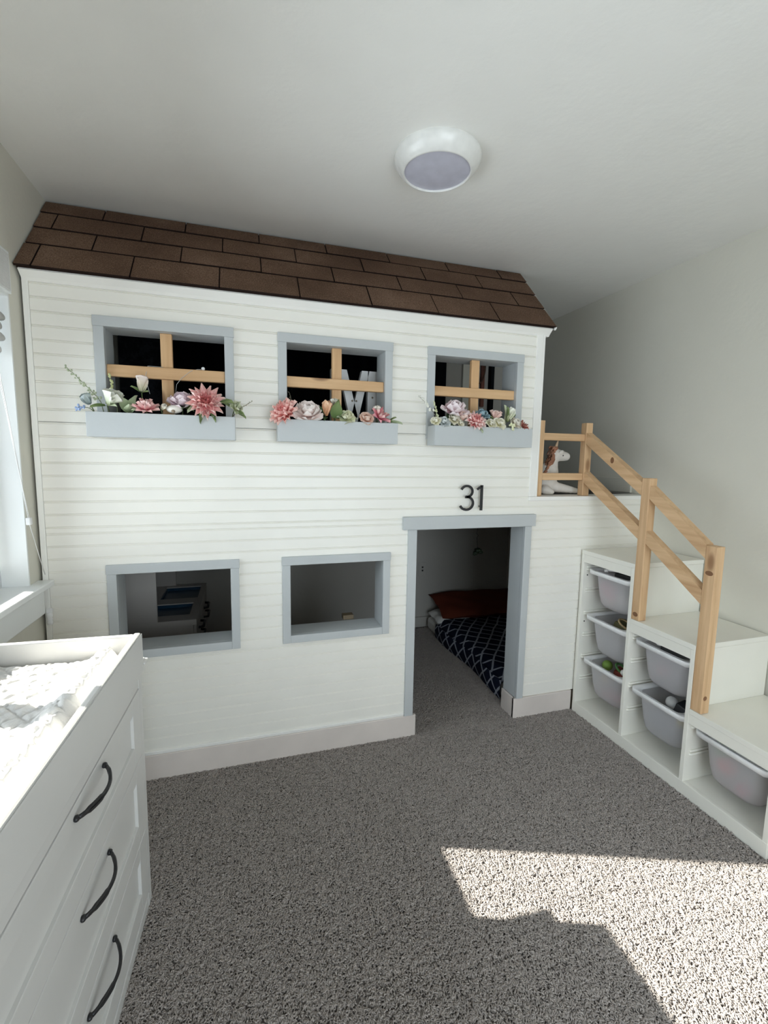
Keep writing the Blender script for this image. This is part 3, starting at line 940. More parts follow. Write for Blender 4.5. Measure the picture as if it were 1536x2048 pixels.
bud('peach bloom left of the pink dahlia in its box', (1.764, -.088, 1.602), (0, -.5, .85), .040, S3, (.74, .46, .38), (.87, .70, .63), n=5, open_=62, wid=.75)
dahlia('small pink dahlia at the front of the box nearest the handrail', (1.822, -.112, 1.600), (0, -.8, .6), .046, S3, [(.5, -.5, -.7, .05, .02, LEAF_PALE)])
rose('dusty blue rose standing before the wooden upright', (1.872, -.080, 1.630), (.05, -.55, .85), .038, S3, (.16, .27, .33), (.38, .52, .58))
rose('small cream rose right of the pink dahlia', (1.908, -.108, 1.593), (0, -.8, .55), .026, S3, *CREAM)
flower('lotus', 'dusty pink water lily behind the cream roses', (1.942, -.082, 1.618), (.05, -.35, 1), [
    (7, .040, .017, .7, 48, .03, .8, .003, 0, (.52, .26, .22), (.80, .58, .52)), (6, .036, .016, .8, 68, 0, .8, .002, .002, (.56, .30, .26), (.84, .66, .60))], [(-.7, -.5, .4, .034, .012, LEAF)], None, S3)
rose('larger cream rose in the middle of the cream roses', (1.955, -.108, 1.594), (.05, -.8, .55), .033, S3, *CREAM)
bud('upright white calla bloom near the handrail end', (2.008, -.082, 1.612), (.35, -.25, 1), .060, S3, (.58, .60, .36), (.83, .83, .76), [(-.25, -.3, .9, .07, .014, LEAF_PALE), (-.1, -.35, .8, .062, .018, LEAF), (.6, -.35, .6, .046, .028, LEAF)], n=3, open_=80, name='calla_lily', wid=.36)
rose('rightmost cream rose below the calla bloom', (2.042, -.104, 1.597), (.15, -.75, .6), .034, S3, (.68, .62, .50), (.84, .80, .72))
sprig('pale yellow blossoms hanging over the front board', [(2.0, -.09, 1.553), (2.008, -.118, 1.600), (2.014, -.132, 1.587), (2.016, -.134, 1.566)], (.72, .72, .48), 18, .0062, start=.4, spread=.012)
flower('succulent', 'rust red pointed rosette at the right end of the box', (2.088, -.092, 1.588), (.3, -.6, .7), [
    (8, .032, .009, .5, 12, .05, .9, .002, 0, (.30, .06, .05), (.46, .14, .10)), (6, .026, .008, .6, 42, 0, .9, .002, .002, (.34, .08, .07), (.55, .26, .20))], [], None, S3)

# ------------------------------------------------------------------ stair storage unit
XS, D = 2.559, .44
PY = [(-.044, -.025), (-.3836, -.3646), (-.7229, -.704), (-1.063, -1.044)]
HT = [.94, .671, .394]
unit = thing('stair_storage_unit', 'cream stepped storage unit used as stairs up to the playhouse loft', 'storage unit', (XS, -.54, 0))
MB().box(XS, XS + D, PY[0][0], PY[0][1], .06, HT[0] - .0225, .0015).build('side_panel', 'unit', unit)
MB().box(XS, XS + D, PY[1][0], PY[1][1], .06, HT[0] - .0225, .0015).build('side_panel', 'unit', unit)
MB().box(XS, XS + D, PY[2][0], PY[2][1], .06, HT[1] - .0225, .0015).build('side_panel', 'unit', unit)
MB().box(XS, XS + D, PY[3][0], PY[3][1], .06, HT[2] - .0225, .0015).build('side_panel', 'unit', unit)
for i in range(3):
    ya, yb = PY[i + 1][0], (PY[0][1] if i == 0 else PY[i][0] - .0005)
    MB().box(XS - .001, XS + D, ya - .0005, yb, HT[i] - .022, HT[i], .0015).build('step_top', 'unit', unit)
    MB().box(XS + .001, XS + .019, PY[i + 1][1] + .0003, PY[i][0] - .0003, HT[i] - .066, HT[i] - .0225, .001).build('step_front', 'unit', unit)
    MB().box(XS + D - .008, XS + D - .002, PY[i + 1][1] + .0003, PY[i][0] - .0003, .061, HT[i] - .0225).build('back_panel', 'unit', unit)
    nr = {0: [.838, .714, .584, .459, .332, .206], 1: [.576, .454, .328, .203], 2: [.312, .190]}[i]
    for z in nr:
        for y, sg in ((PY[i][0], -1), (PY[i + 1][1], 1)):
            r_ = MB()
            for dz in (.0075, -.0075):
                r_.tube([(XS + .022, y, z + dz), (XS + .03, y + sg * .003, z + dz), (XS + D - .03, y + sg * .003, z + dz)], .0055, 6)
            r_.build('runner', 'unit', unit)
MB().box(XS + .0005, XS + D, PY[3][0], PY[0][1], .042, .0598, .001).build('base_shelf', 'unit', unit)
MB().box(XS - .001, XS + .018, PY[3][0] - .0005, PY[0][1], 0, .062, .002).build('plinth', 'unit', unit)
MB().box(XS + .018, XS + D, PY[0][1] - .018, PY[0][1], 0, .0415).box(XS + .018, XS + D, PY[3][0], PY[3][0] + .018, 0, .0415).box(XS + .018, XS + D, -.55, -.532, 0, .0415).build('base_rail', 'unit', unit)
for yy, zz_ in ((-.0445, .80), (-.0445, .535)):
    MB().tube([(XS + .028, yy + .0005, zz_), (XS + .028, yy - .0008, zz_)], .004, 8).build('peg_hole', 'black', unit)

# ------------------------------------------------------------------ bins and toys
def rrect(x0, x1, y0, y1, r, n=5):
    p = []
    for cx, cy, a0 in ((x1 - r, y1 - r, 0), (x0 + r, y1 - r, 90), (x0 + r, y0 + r, 180), (x1 - r, y0 + r, 270)):
        for k in range(n + 1):
            a = R(a0 + 90 * k / n)
            p.append((cx + r * math.cos(a), cy + r * math.sin(a)))
    return p
def make_bin(col, zr, label):
    y0, y1 = PY[col + 1][1] + .0095, PY[col][0] - .0095
    t = thing('storage_bin', label, 'storage bin', (XS + .22, (y0 + y1) / 2, zr - .2), group='frosted storage bins in the stair unit')
    ym = (y0 + y1) / 2
    xf, xb = XS + .003, XS + .41
    hw = (y1 - y0) / 2
    secs = [(.0, .034, .032), (-.06, .040, .034), (-.13, .047, .036), (-.175, .054, .040), (-.192, .064, .046), (-.196, .082, .05)]
    outer = [(rrect(xf + i_ - .003, xb - i_ + .02, ym - hw + i_, ym + hw - i_, r_), zr + dz) for dz, i_, r_ in secs]
    inner = [(rrect(xf + i_ - .008, xb - i_ + .018, ym - hw + i_ + .002, ym + hw - i_ - .002, r_ - .001), zr + dz + .002) for dz, i_, r_ in secs]
    m = MB()
    n = len(outer[0][0])
    def loft(secs_, close):
        vs = [(x, y, z) for pr, z in secs_ for x, y in pr]
        fs = [(i * n + k, i * n + (k + 1) % n, (i + 1) * n + (k + 1) % n, (i + 1) * n + k) for i in range(len(secs_) - 1) for k in range(n)]
        fs.append(tuple((len(secs_) - 1) * n + k for k in range(n)))
        m.add(vs, fs, True)
    loft(outer, True)
    body = m.build('bin_body', 'frosted', t)
    # rim: flange with a dropped front lip
    r1 = rrect(xf, xb, ym - hw, ym + hw, .022)
    r2 = rrect(xf + .030, xb - .020, ym - hw + .040, ym + hw - .040, .032)
    rm = MB()
    def lip(p, z):
        return z
    rings = []
    rings.append([(x, y, zr - .018) for x, y in r1])
    rings.append([(x, y, zr + .002) for x, y in r1])
    rings.append([(x * .9 + X * .1, y * .9 + Y * .1, zr + .004) for (x, y), (X, Y) in zip(r1, r2)])
    rings.append([(x, y, zr + .001) for x, y in r2])
    rings.append([(x, y, zr - .004) for x, y in r2])
    rings.append([(x * .9 + X * .1, y * .9 + Y * .1, zr - .001) for (x, y), (X, Y) in zip(r1, r2)])
    rings.append([(x * .985 + X * .015, y * .985 + Y * .015, zr - .018) for (x, y), (X, Y) in zip(r1, r2)])
    # the front corners sweep back and the lip bows downwards
    def shape(p):
        x, y, z = p
        u = (y - ym) / hw
        fr = max(0.0, 1 - (x - xf) / .06)
        x += fr * .026 * abs(u) ** 3
        z -= fr * .012 * (1 - abs(u) ** 2.5)
        return (x, y, z)
    n = len(r1)
    vs = [shape(p) for rg in rings for p in rg]
    fs = [(i * n + k, i * n + (k + 1) % n, (i + 1) * n + (k + 1) % n, (i + 1) * n + k) for i in range(len(rings) - 1) for k in range(n)]
    fs += [((len(rings) - 1) * n + k, (len(rings) - 1) * n + (k + 1) % n, (k + 1) % n, k) for k in range(n)]
    rm.add(vs, fs, True)
    rm.build('bin_rim', 'bin_rim', t)
    return t
make_bin(0, .838, 'top bin of the tallest step, showing pink toys')
make_bin(0, .580, 'middle bin of the tallest step, plain grey front')
make_bin(0, .330, 'bottom bin of the tallest step, white spoon pressed inside')
make_bin(1, .573, 'upper bin of the middle step')
make_bin(1, .326, 'lower bin of the middle step, black and red toys on top')
make_bin(2, .307, 'bin under the lowest step, green and red toys inside')
TG = 'toys in the storage bins'
def toy_ball(label, c, r, colr, sc=(1, 1, 1), name='toy_ball', cat='toy'):
    o = MB().ball(c, r, 16, 10, sc).build(name, colmat(colr))
    return tag(o, label, cat, TG)
def toy_ring(label, c, R_, r, colr, tilt=(0, 0, 0)):
    m = MB()
    e = Euler(tilt).to_matrix()
    m.tube([Vector(c) + e @ Vector((R_ * math.cos(a), R_ * math.sin(a), 0)) for a in [2 * math.pi * k / 24 for k in range(25)]], r, 8)
    return tag(m.build('toy_ring', colmat(colr)), label, 'toy', TG)
def toy_block(label, c, s, colr, rz=.3, name='toy_block'):
    mt = Matrix.Translation(c) @ Matrix.Rotation(rz, 4, 'Z') @ Matrix.Rotation(.3 if max(s) < .1 else .03, 4, 'X')
    m = MB().box(-s[0] / 2, s[0] / 2, -s[1] / 2, s[1] / 2, -s[2] / 2, s[2] / 2, .004, mt)
    return tag(m.build(name, colmat(colr)), label, 'toy', TG)
def toy_plush(label, c, s, colr, name='plush_toy'):
    m = MB().ball(c, s, 14, 10, (1, 1, .8)).ball(Vector(c) + Vector((-.2 * s, .75 * s, .55 * s)), s * .6, 12, 8)
    m.ball(Vector(c) + Vector((0, 1.0 * s, 1.05 * s)), s * .2, 8, 6).ball(Vector(c) + Vector((-.35 * s, .5 * s, 1.1 * s)), s * .2, 8, 6)
    return tag(m.build(name, colmat(colr)), label, 'toy', TG)
def zb(zr):
    return zr - .194
# bin a (top of tall step)
z = zb(.838)
toy_plush('pink plush toy pressed against the front of the top bin', (XS + .112, -.160, z + .085), .050, (.80, .22, .30))
toy_plush('white plush toy in the top bin of the tallest step', (XS + .100, -.265, z + .058), .045, (.80, .76, .74))
toy_ball('beige ball low in the top bin of the tallest step', (XS + .112, -.168, z + .032), .028, (.70, .56, .42))
toy_ball('rose ball in the top bin of the tallest step', (XS + .17, -.285, z + .115), .038, (.72, .30, .34))
tag(MB().tube([(XS + .075, -.13, .846), (XS + .14, -.22, .852)], .007, 8).tube([(XS + .07, -.123, .841), (XS + .08, -.137, .843)], .009, 8).build('toy_wand', colmat((.82, .80, .78))), 'white rod lying across the rim of the top bin', 'toy', TG)
toy_block('black block piled near the rim of the top bin', (XS + .20, -.20, z + .168), (.12, .16, .03), (.02, .02, .02))
# bin b
z = zb(.584)
toy_ring('wooden ring on top of the middle bin', (XS + .16, -.20, z + .170), .036, .005, (.52, .38, .20), (.5, .2, 0))
toy_ball('brown ball in the middle bin of the tallest step', (XS + .15, -.285, z + .160), .034, (.16, .09, .05))
toy_block('olive block under the wooden ring', (XS + .20, -.16, z + .120), (.09, .09, .07), (.13, .12, .05), .2)
toy_block('dark plum block in the middle bin', (XS + .22, -.26, z + .09), (.10, .09, .09), (.10, .03, .05), .6)
toy_block('grey box filling the middle bin', (XS + .20, -.205, z + .048), (.16, .17, .07), (.40, .40, .42), .05)
# bin c
z = zb(.330)
toy_ball('lime green ball on top of the bottom bin', (XS + .13, -.130, z + .165), .028, (.18, .30, .05))
toy_ball('orange ball on top of the bottom bin', (XS + .14, -.300, z + .160), .030, (.60, .22, .03))
toy_ball('white ball on top of the bottom bin', (XS + .13, -.245, z + .175), .017, (.80, .80, .76))
toy_ring('green ring on top of the bottom bin', (XS + .16, -.195, z + .172), .03, .006, (.08, .22, .06), (.6, .3, 0))
toy_block('dark red block in the bottom bin', (XS + .19, -.20, z + .13), (.09, .10, .05), (.26, .05, .03), .5)
toy_block('pink block low in the bottom bin', (XS + .135, -.21, z + .03), (.07, .13, .035), (.80, .30, .38), .05)
toy_ball('tan disc pressed inside the bottom bin', (XS + .072, -.185, z + .118), .026, (.74, .60, .36), (.25, 1, 1), 'toy_disc')
sp = MB().tube([(XS + .068, -.155, z + .125), (XS + .072, -.175, z + .085), (XS + .075, -.188, z + .068)], [.004, .0045, .005], 8).ball((XS + .076, -.196, z + .058), .014, 10, 8, (.4, .9, 1.2))
tag(sp.build('toy_spoon', colmat((.84, .84, .82))), 'white toy spoon pressed against the front of the bottom bin', 'toy', TG)
toy_block('teal grey box at the bottom of the bottom bin', (XS + .22, -.205, z + .055), (.12, .17, .08), (.30, .36, .36), .02)
# bin d
z = zb(.584)
toy_ball('small white knob on the rim of the upper middle bin', (XS + .055, -.505, z + .198), .011, (.84, .84, .82), (1, 1.5, 1), 'toy_figure')
toy_block('charcoal block piled in the upper middle bin', (XS + .18, -.56, z + .160), (.14, .19, .05), (.05, .05, .05), .1)
toy_ball('faint pink ball low in the upper middle bin', (XS + .12, -.50, z + .062), .036, (.76, .36, .42))
toy_block('pale lilac box filling the upper middle bin', (XS + .21, -.545, z + .07), (.15, .19, .10), (.55, .53, .58), .03)
# bin e
z = zb(.330)
toy_ball('light grey ball on top of the lower middle bin', (XS + .12, -.545, z + .172), .028, (.55, .55, .54))
toy_block('black toy camera on top of the lower middle bin', (XS + .125, -.605, z + .165), (.07, .06, .055), (.015, .015, .017), .2, 'toy_camera')
toy_ball('red ball on top of the lower middle bin', (XS + .13, -.668, z + .158), .026, (.50, .03, .04))
toy_ball('yellow ball inside the lower middle bin', (XS + .105, -.615, z + .118), .020, (.80, .66, .14))
toy_block('slate blue box at the bottom of the lower middle bin', (XS + .19, -.55, z + .055), (.17, .19, .08), (.26, .29, .36), .02)
# bin f
z = zb(.307)
toy_ball('leaf green ball at the corner of the lowest bin', (XS + .082, -.825, z + .150), .036, (.22, .42, .08))
toy_ball('salmon red ball near the front of the lowest bin', (XS + .084, -.850, z + .098), .040, (.80, .16, .13))
toy_ball('pink ball low in the lowest bin', (XS + .084, -.915, z + .038), .026, (.85, .22, .34))
toy_plush('white plush toy low in the lowest bin', (XS + .130, -.940, z + .050), .036, (.80, .80, .80))
toy_block('olive green board piled at the rim of the lowest bin', (XS + .19, -.885, z + .170), (.16, .19, .04), (.17, .22, .05), .05)
toy_block('black block at the rim of the lowest bin', (XS + .085, -.865, z + .190), (.02, .022, .014), (.02, .02, .02), .1)

# ------------------------------------------------------------------ handrail
rail = thing('stair_handrail', 'natural pine handrail with knotty posts climbing the storage stairs', 'handrail', (XS, -.4, 0))
def post(x0, x1, y0, y1, z0, z1):
    return MB().box(x0, x1, y0, y1, z0, z1, .003).build('post', 'pine_z', rail)
post(2.256, 2.297, .006, .048, ZP, 1.635)
post(XS + .001, XS + .043, .006, .048, ZP, 1.632)
post(XS + .001, XS + .044, -.430, -.3845, .6715, 1.352)
post(XS + .001, XS + .044, -.772, -.7238, .3945, 1.096)
for z0_, z1_ in ((1.533, 1.571), (1.321, 1.359)):
    MB().box(2.2975, XS + .0005, .012, .046, z0_, z1_, .003).build('rail', 'pine_x', rail)
for kx, ky, kz, ry, rz in ((XS + .0008, -.748, .985, .017, .010), (XS + .0008, -.408, .700, .015, .011), (2.2563, .022, 1.445, .006, .007), (2.2563, .020, 1.285, .006, .010), (XS + .0026, -.19, 1.432, .012, .016)):
    MB().ball((kx, ky, kz), 1.0, 14, 8, (.0006, ry, rz)).build('knot', 'knot', rail)
MB().ball((XS + .016, -.7724, .462), 1.0, 14, 8, (.010, .0006, .010)).build('knot', 'knot', rail)
def slope(ya, za, yb, zb_, h=.060):
    """rail from (ya, top za) to (yb, top zb)"""
    m = MB()
    vs = [(x, y, z) for x in (XS + .003, XS + .041) for y, z in ((ya, za), (yb, zb_), (yb, zb_ - h), (ya, za - h))]
    m.add(vs, [(0, 1, 2, 3), (7, 6, 5, 4), (0, 4, 5, 1), (1, 5, 6, 2), (2, 6, 7, 3), (3, 7, 4, 0)])
    return m.build('rail', 'pine_y', rail)
slope(.0055, 1.578, -.3840, 1.330)
slope(-.4305, 1.318, -.7234, 1.100)
slope(.0055, 1.368, -.3840, 1.122)
slope(-.4305, 1.108, -.7234, .908)

# ------------------------------------------------------------------ unicorn
uni = thing('unicorn_plush', 'cream unicorn plush with terracotta mane sitting behind the landing rail', 'plush toy', (2.44, .18, ZP))
def caps(m, a, b, ra, rb, n=7):
    a, b = Vector(a), Vector(b)
    for k in range(n):
        f = k / (n - 1)
        m.ball(a.lerp(b, f), ra + (rb - ra) * f, 14, 10)
UY = .165
m = MB()
caps(m, (2.425, UY, ZP + .070), (2.445, UY, ZP + .14), .068, .060)
caps(m, (2.452, UY, ZP + .14), (2.470, UY, ZP + .215), .050, .034)
caps(m, (2.470, UY, ZP + .215), (2.482, UY, ZP + .250), .034, .040)
caps(m, (2.483, UY, ZP + .247), (2.553, UY - .005, ZP + .238), .043, .029)
caps(m, (2.475, UY - .035, ZP + .045), (2.625, UY - .05, ZP + .019), .034, .017)
caps(m, (2.475, UY + .04, ZP + .045), (2.600, UY + .05, ZP + .020), .034, .017)
caps(m, (2.39, UY - .06, ZP + .03), (2.415, UY - .085, ZP + .018), .03, .017)
body = m.build('body', 'plush', uni)
add_remesh(body, .0055, 8)
m = MB()
for k in range(34):
    f = k / 33
    c = Vector((2.476, UY - .010, ZP + .292)).lerp(Vector((2.402, UY - .030, ZP + .115)), f) + Vector((.010 * math.sin(f * 3.1), 0, 0))
    for s_ in (-1, 0, 1):
        tip = c + Vector((rnd.uniform(-.03, -.012), s_ * .016 + rnd.uniform(-.006, .006), rnd.uniform(-.024, .004)))
        m.tube([c + Vector((.010, s_ * .008, 0)), (c + tip) / 2 + Vector((-.006, s_ * .006, .007)), tip], [.008, .0085, .003], 6)
m.build('mane', 'mane', uni)
MB().tube([(2.487, UY, ZP + .284), (2.497, UY, ZP + .318), (2.506, UY, ZP + .345)], [.011, .007, .0015], 10).build('horn', colmat((.66, .48, .32)), uni)
MB().ball((2.500, UY - .0385, ZP + .262), .018, 10, 8, (1.1, .35, .75), Matrix.Rotation(-.5, 3, 'Y')).build('ear', 'plush', uni)
MB().ball((2.514, UY - .0375, ZP + .243), .0042, 8, 6).build('eye', 'black', uni)

uni.scale = (1, 1, .9)

# ------------------------------------------------------------------ ceiling light
lc = (1.443, -.478, HC)
lamp = thing('ceiling_light', 'round white flush ceiling light with lilac grey diffuser, switched off', 'ceiling light', lc)
MB().lathe([(.150, 0), (.152, -.006), (.150, -.016), (.143, -.030), (.131, -.044), (.122, -.051), (.117, -.053), (.115, -.051), (.115, -.044)], lc, 64, cap=False).build('lamp_rim', 'lamp_rim', lamp)
MB().lathe([(.1155, -.046), (.09, -.0485), (.05, -.0505), (.001, -.051)], lc, 64, cap=False).build('diffuser', 'diffuser', lamp)

# ------------------------------------------------------------------ dresser with changing tray
TH = .05
DO, DL, DW = (.465, -.612, 0), .95, .44
dr = thing('dresser', 'white three drawer dresser with black arched handles under the window', 'dresser', DO, -TH)
def L(mb, name, mat, parent, **k):
    return mb.build(name, mat, parent, local=True, **k)
L(MB().box(-DW, -.004, -.02, 0, 0, .782, .002), 'side_panel', 'dresser', dr)
L(MB().box(-DW, -.004, -DL, -DL + .02, 0, .782, .002), 'side_panel', 'dresser', dr)
L(MB().box(-DW, -DW + .012, -DL + .0205, -.0205, .02, .782), 'back_panel', 'dresser', dr)
L(MB().box(-.022, 0, -.032, 0, 0, .782, .002).box(-.022, 0, -DL, -DL + .032, 0, .782, .002), 'front_stile', 'dresser', dr)
L(MB().box(-.020, -.001, -DL + .0325, -.0325, .0, .048, .002).box(-.018, .003, -DL + .0325, -.0325, .048, .056, .002), 'plinth', 'dresser', dr)
L(MB().box(-.020, -.001, -DL + .0325, -.0325, .734, .782, .002), 'top_rail', 'dresser', dr)
L(MB().box(-DW, .004, -DL - .02, .034, .7825, .803, .004).box(-DW, .012, .0012, .040, .789, .797, .003), 'dresser_top', 'dresser', dr)
def arch_handle(zc, y0, y1, par):
    m = MB()
    N = 22
    for sg in (1, -1):
        P = []
        rr = []
        for k in range(N + 1):
            f = k / N
            y = y0 + (y1 - y0) * f
            hgt = .006 + .030 * math.sin(math.pi * f) ** .8
            sp_ = sg * (.0042 * max(0, 1 - abs(f * 2 - 1) ** 0.8 * 0) * (1 if .10 < f < .32 or .68 < f < .9 else .35) if 0 < k < N else 0)
            P.append((hgt, y, zc + sp_))
            rr.append(.0036 if 0 < k < N else .0046)
        m.tube(P, rr, 8)
    for y in (y0, y1):
        m.ball((.005, y, zc), .0064, 10, 8, (.95, 1.25, 1.0))
    return L(m, 'handle', 'black', par, label='black arched bow handle')
rows = [(.526, .732, .708), (.281, .523, .486), (.060, .278, .254)]
for z0_, z1_, zh in rows:
    fr = .062
    yA, yB = -DL + .0345, -.0345
    d_ = MB()
    d_.box(-.018, .001, yA, yA + .07, z0_, z1_, .0016).box(-.018, .001, yB - .07, yB, z0_, z1_, .0016)
    d_.box(-.018, .001, yA + .07, yB - .07, z0_, z0_ + fr, .0016).box(-.018, .001, yA + .07, yB - .07, z1_ - .046, z1_, .0016)
    d_.box(-.016, -.0075, yA + .069, yB - .069, z0_ + .05, z1_ - .04)
    d_.box(-.40, -.018, yA + .02, yA + .03, z0_ + .02, z1_ - .02).box(-.40, -.018, yB - .03, yB - .02, z0_ + .02, z1_ - .02).box(-.40, -.018, yA + .02, yB - .02, z0_ + .02, z0_ + .03)
    q = L(d_, 'drawer', 'dresser', dr)
    arch_handle(zh, -.515, -.352, q)
tray = thing('changing_tray', 'white changing tray frame sitting on top of the dresser', 'changing tray', (DO[0], DO[1], .803), -TH)
T0, T1 = -.030, .0905
L(MB().box(-.014, .0045, -DL, -.0, .0005, T1, .005).box(.0045, .0075, -DL, 0, T0, T1 - .004, .0014), 'front_rail', 'dresser', tray)
L(MB().box(-DW + .0145, -.0145, -.018, -.0, .0005, T1 - .003, .004), 'end_rail', 'dresser', tray)
L(MB().box(-DW + .0145, -.0145, -DL, -DL + .018, .0005, T1 - .003, .004), 'end_rail', 'dresser', tray)
L(MB().box(-DW - .004, -DW + .014, -DL, -.0, .0005, T1, .005), 'back_rail', 'dresser', tray)
pad = thing('changing_pad', 'white quilted changing pad inside the dresser tray', 'changing pad', (DO[0], DO[1], .8035), -TH)
PX0, PX1, PL0, PL1 = -DW + .02, -.044, -DL + .03, -.030
def pad_top(u, v):
    x = PX0 + (PX1 - PX0) * u
    y = PL0 + (PL1 - PL0) * v
    e = abs(u * 2 - 1)
    prof = .036 + .036 * max(0, min(1, (e - .50) / .30)) ** 1.5
    edge = min(1, (1 - e) / .10)
    prof = prof * (.35 + .65 * edge ** .5) if edge < 1 else prof
    ey = min(1, min(v, 1 - v) / .03)
    prof *= (.55 + .45 * ey ** .5)
    a, b = (x + y) / .055, (x - y) / .055
    qn = min(abs(a - round(a)), abs(b - round(b)))
    prof += -.0065 * max(0, 1 - qn / .12) + .0022 * math.sin(x * 170 + 3 * math.sin(y * 60)) * math.sin(y * 130 + 2 * math.sin(x * 90))
    if e > .62:
        prof += .0034 * math.sin(y * 190)
    return (x, y, max(.004, prof))
L(MB().grid(110, 200, pad_top), 'quilted_cover', 'quilt', pad)
L(MB().box(PX0 + .004, PX1 - .003, PL0 + .004, PL1 - .004, 0.0005, .024, .004), 'foam_base', 'foam', pad)

# ------------------------------------------------------------------ roman shade and cord at the left window
sh = thing('roman_shade', 'white linen roman shade pulled up at the window', 'window shade', (.02, -.78, 2.04))
MB().box(.001, .016, WY0 + .01, -.112, 1.968, 2.108, .003).build('valance_board', 'sill', sh, skew=True)
MB().box(.0165, .021, WY0 + .03, -.128, 1.975, 2.095, .002).build('valance_fabric', 'linen', sh, skew=True)
m = MB()
for k in range(5):
    zc = 1.935 - .036 * k
    prof = []
    for j in range(13):
        a = R(-90 + 15 * j)
        prof.append((-.038 + (.022 + .010 * (k % 2)) * math.cos(a), zc + .019 * math.sin(a) - .012 * math.cos(a)))
    prof += [(-.050, zc + .018), (-.050, zc - .018)]
    def fnx(p):
        return p
    n = len(prof)
    ys = [WY0 + .02 + (-.128 - WY0 - .02) * i / 40 for i in range(41)]
    vs = [(x + .004 * math.sin(y * 47 + k) , y, z_ + .004 * math.sin(y * 23 + k * 2)) for y in ys for x, z_ in prof]
    fs = [(i * n + q, i * n + (q + 1) % n, (i + 1) * n + (q + 1) % n, (i + 1) * n + q) for i in range(40) for q in range(n)]
    fs += [tuple(range(n)), tuple(40 * n + q for q in range(n))]
    MB().add(vs, fs, True).build('fold', 'linen', sh, skew=True)
cd = thing('shade_cord', 'thin white shade cord hanging beside the window with a plastic toggle', 'cord', (.014, -.2, 1.3))
MB().tube([(.024, -.32, 1.96), (.016, -.24, 1.66), (.012, -.16, 1.40), (.012, -.108, 1.185)], .0014, 6).build('cord_upper', 'cord', cd)
MB().tube([(.024, -.33, 1.96), (.018, -.255, 1.66), (.014, -.17, 1.40), (.016, -.108, 1.185)], .0010, 6).build('cord_upper', 'cord', cd)
MB().box(.006, .022, -.116, -.096, 1.158, 1.186, .004).build('toggle', 'cord', cd)
MB().tube([(.014, -.104, 1.159), (.017, -.060, 1.05), (.022, -.022, .949)], .0014, 6).build('cord_lower', 'cord', cd)
cl = thing('cord_tensioner', 'small white plastic cord tensioner below the window sill corner', 'cord tensioner', (.02, -.02, .78))
MB().box(.0185, .040, -.030, -.0165, .795, .812, .002).build('bracket', 'cord', cl)
MB().lathe([(.002, -.05), (.009, -.048), (.011, -.036), (.008, -.032), (.011, -.026), (.008, -.021), (.011, -.016), (.010, -.001), (.002, 0)], (.030, -.029, .796), 14).build('spring_body', 'cord', cl)

# ------------------------------------------------------------------ inside the loft
lt = MB()
def letter_m():
    y0_, y1_ = .150, .185
    zb0, zt = 1.536, 1.846
    m = MB()
    def quad(a, b, c, d):
        vs = [(x, y, z) for y in (y0_, y1_) for x, z in (a, b, c, d)]
        m.add(vs, [(0, 1, 2, 3), (7, 6, 5, 4), (0, 4, 5, 1), (1, 5, 6, 2), (2, 6, 7, 3), (3, 7, 4, 0)])
    quad((1.185, zb0), (1.232, zb0), (1.232, zt), (1.185, zt))
    quad((1.368, zb0), (1.415, zb0), (1.415, zt), (1.368, zt))
    quad((1.225, zt), (1.262, zt), (1.318, zb0 + .09), (1.285, zb0 + .05))
    quad((1.338, zt), (1.375, zt), (1.315, zb0 + .05), (1.285, zb0 + .085))
    return m
o = letter_m().build('letter', 'letter')
tag(o, 'white freestanding letter M behind the middle upper window', 'letter')
bl_ = MB()
for x, z_ in ((1.208, 1.60), (1.208, 1.66), (1.208, 1.72), (1.208, 1.78), (1.392, 1.60), (1.392, 1.66), (1.392, 1.72), (1.392, 1.78), (1.27, 1.76), (1.29, 1.70), (1.33, 1.76), (1.31, 1.70)):
    bl_.ball((x, .148, z_), .005, 8, 6)
bl_.build('bulb', colmat((.30, .26, .20)), o)
def mat_dark_floral():
    m, nt, b = new_mat('dark_floral_cloth')
    v = coords(nt)
    nt.links.new(ramp(nt, noise(nt, v, 9, 4, .7), [(.45, (.006, .008, .012)), (.60, (.03, .035, .045))]), b.inputs['Base Color'])
    b.inputs['Roughness'].default_value = .95
    return m
M['dark_floral'] = mat_dark_floral()
def curtain(name, label, x0, x1, z0, z1, mat, y=YB - .03):
    m = MB()
    m.grid(int((x1 - x0) / .02), 2, lambda u, v_: (x0 + (x1 - x0) * u, y + .012 * math.sin((x0 + (x1 - x0) * u) * 60), z0 + (z1 - z0) * v_))
    o = m.build(name, mat)
    so = o.modifiers.new('thickness', 'SOLIDIFY')
    so.thickness = .003
    return tag(o, label, 'curtain')
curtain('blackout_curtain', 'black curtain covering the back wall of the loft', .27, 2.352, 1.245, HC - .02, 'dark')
curtain('wall_hanging', 'dark floral cloth hanging at the window side of the loft', .006, .262, 1.245, HC - .02, 'dark_floral')
struct(MB().box(2.50, 2.59, YB - .03, YB, ZP, HC, .003), 'trim_1', 'wall')
hp = thing('hanging_hoop', 'thin dark hoop hanging behind the upper window nearest the stairs', 'hoop', (2.55, 1.36, 2.1))
MB().tube([(2.622 + .055 * math.cos(a), 1.36, 2.17 + .13 * math.sin(a)) for a in [2 * math.pi * k / 32 for k in range(33)]], .006, 8).build('hoop', 'hoop', hp)
MB().box(2.60, 2.644, YB - .06, YB, 2.302, 2.315).build('hook', 'hoop', hp)
bg = thing('hanging_scarf', 'red brown scarf hanging on the loft wall by a white peg', 'scarf', (2.69, 1.39, 2.1))
MB().box(2.668, 2.700, YB - .03, YB - .004, 1.86, 2.30, .006).build('cloth', colmat((.16, .05, .03)), bg)
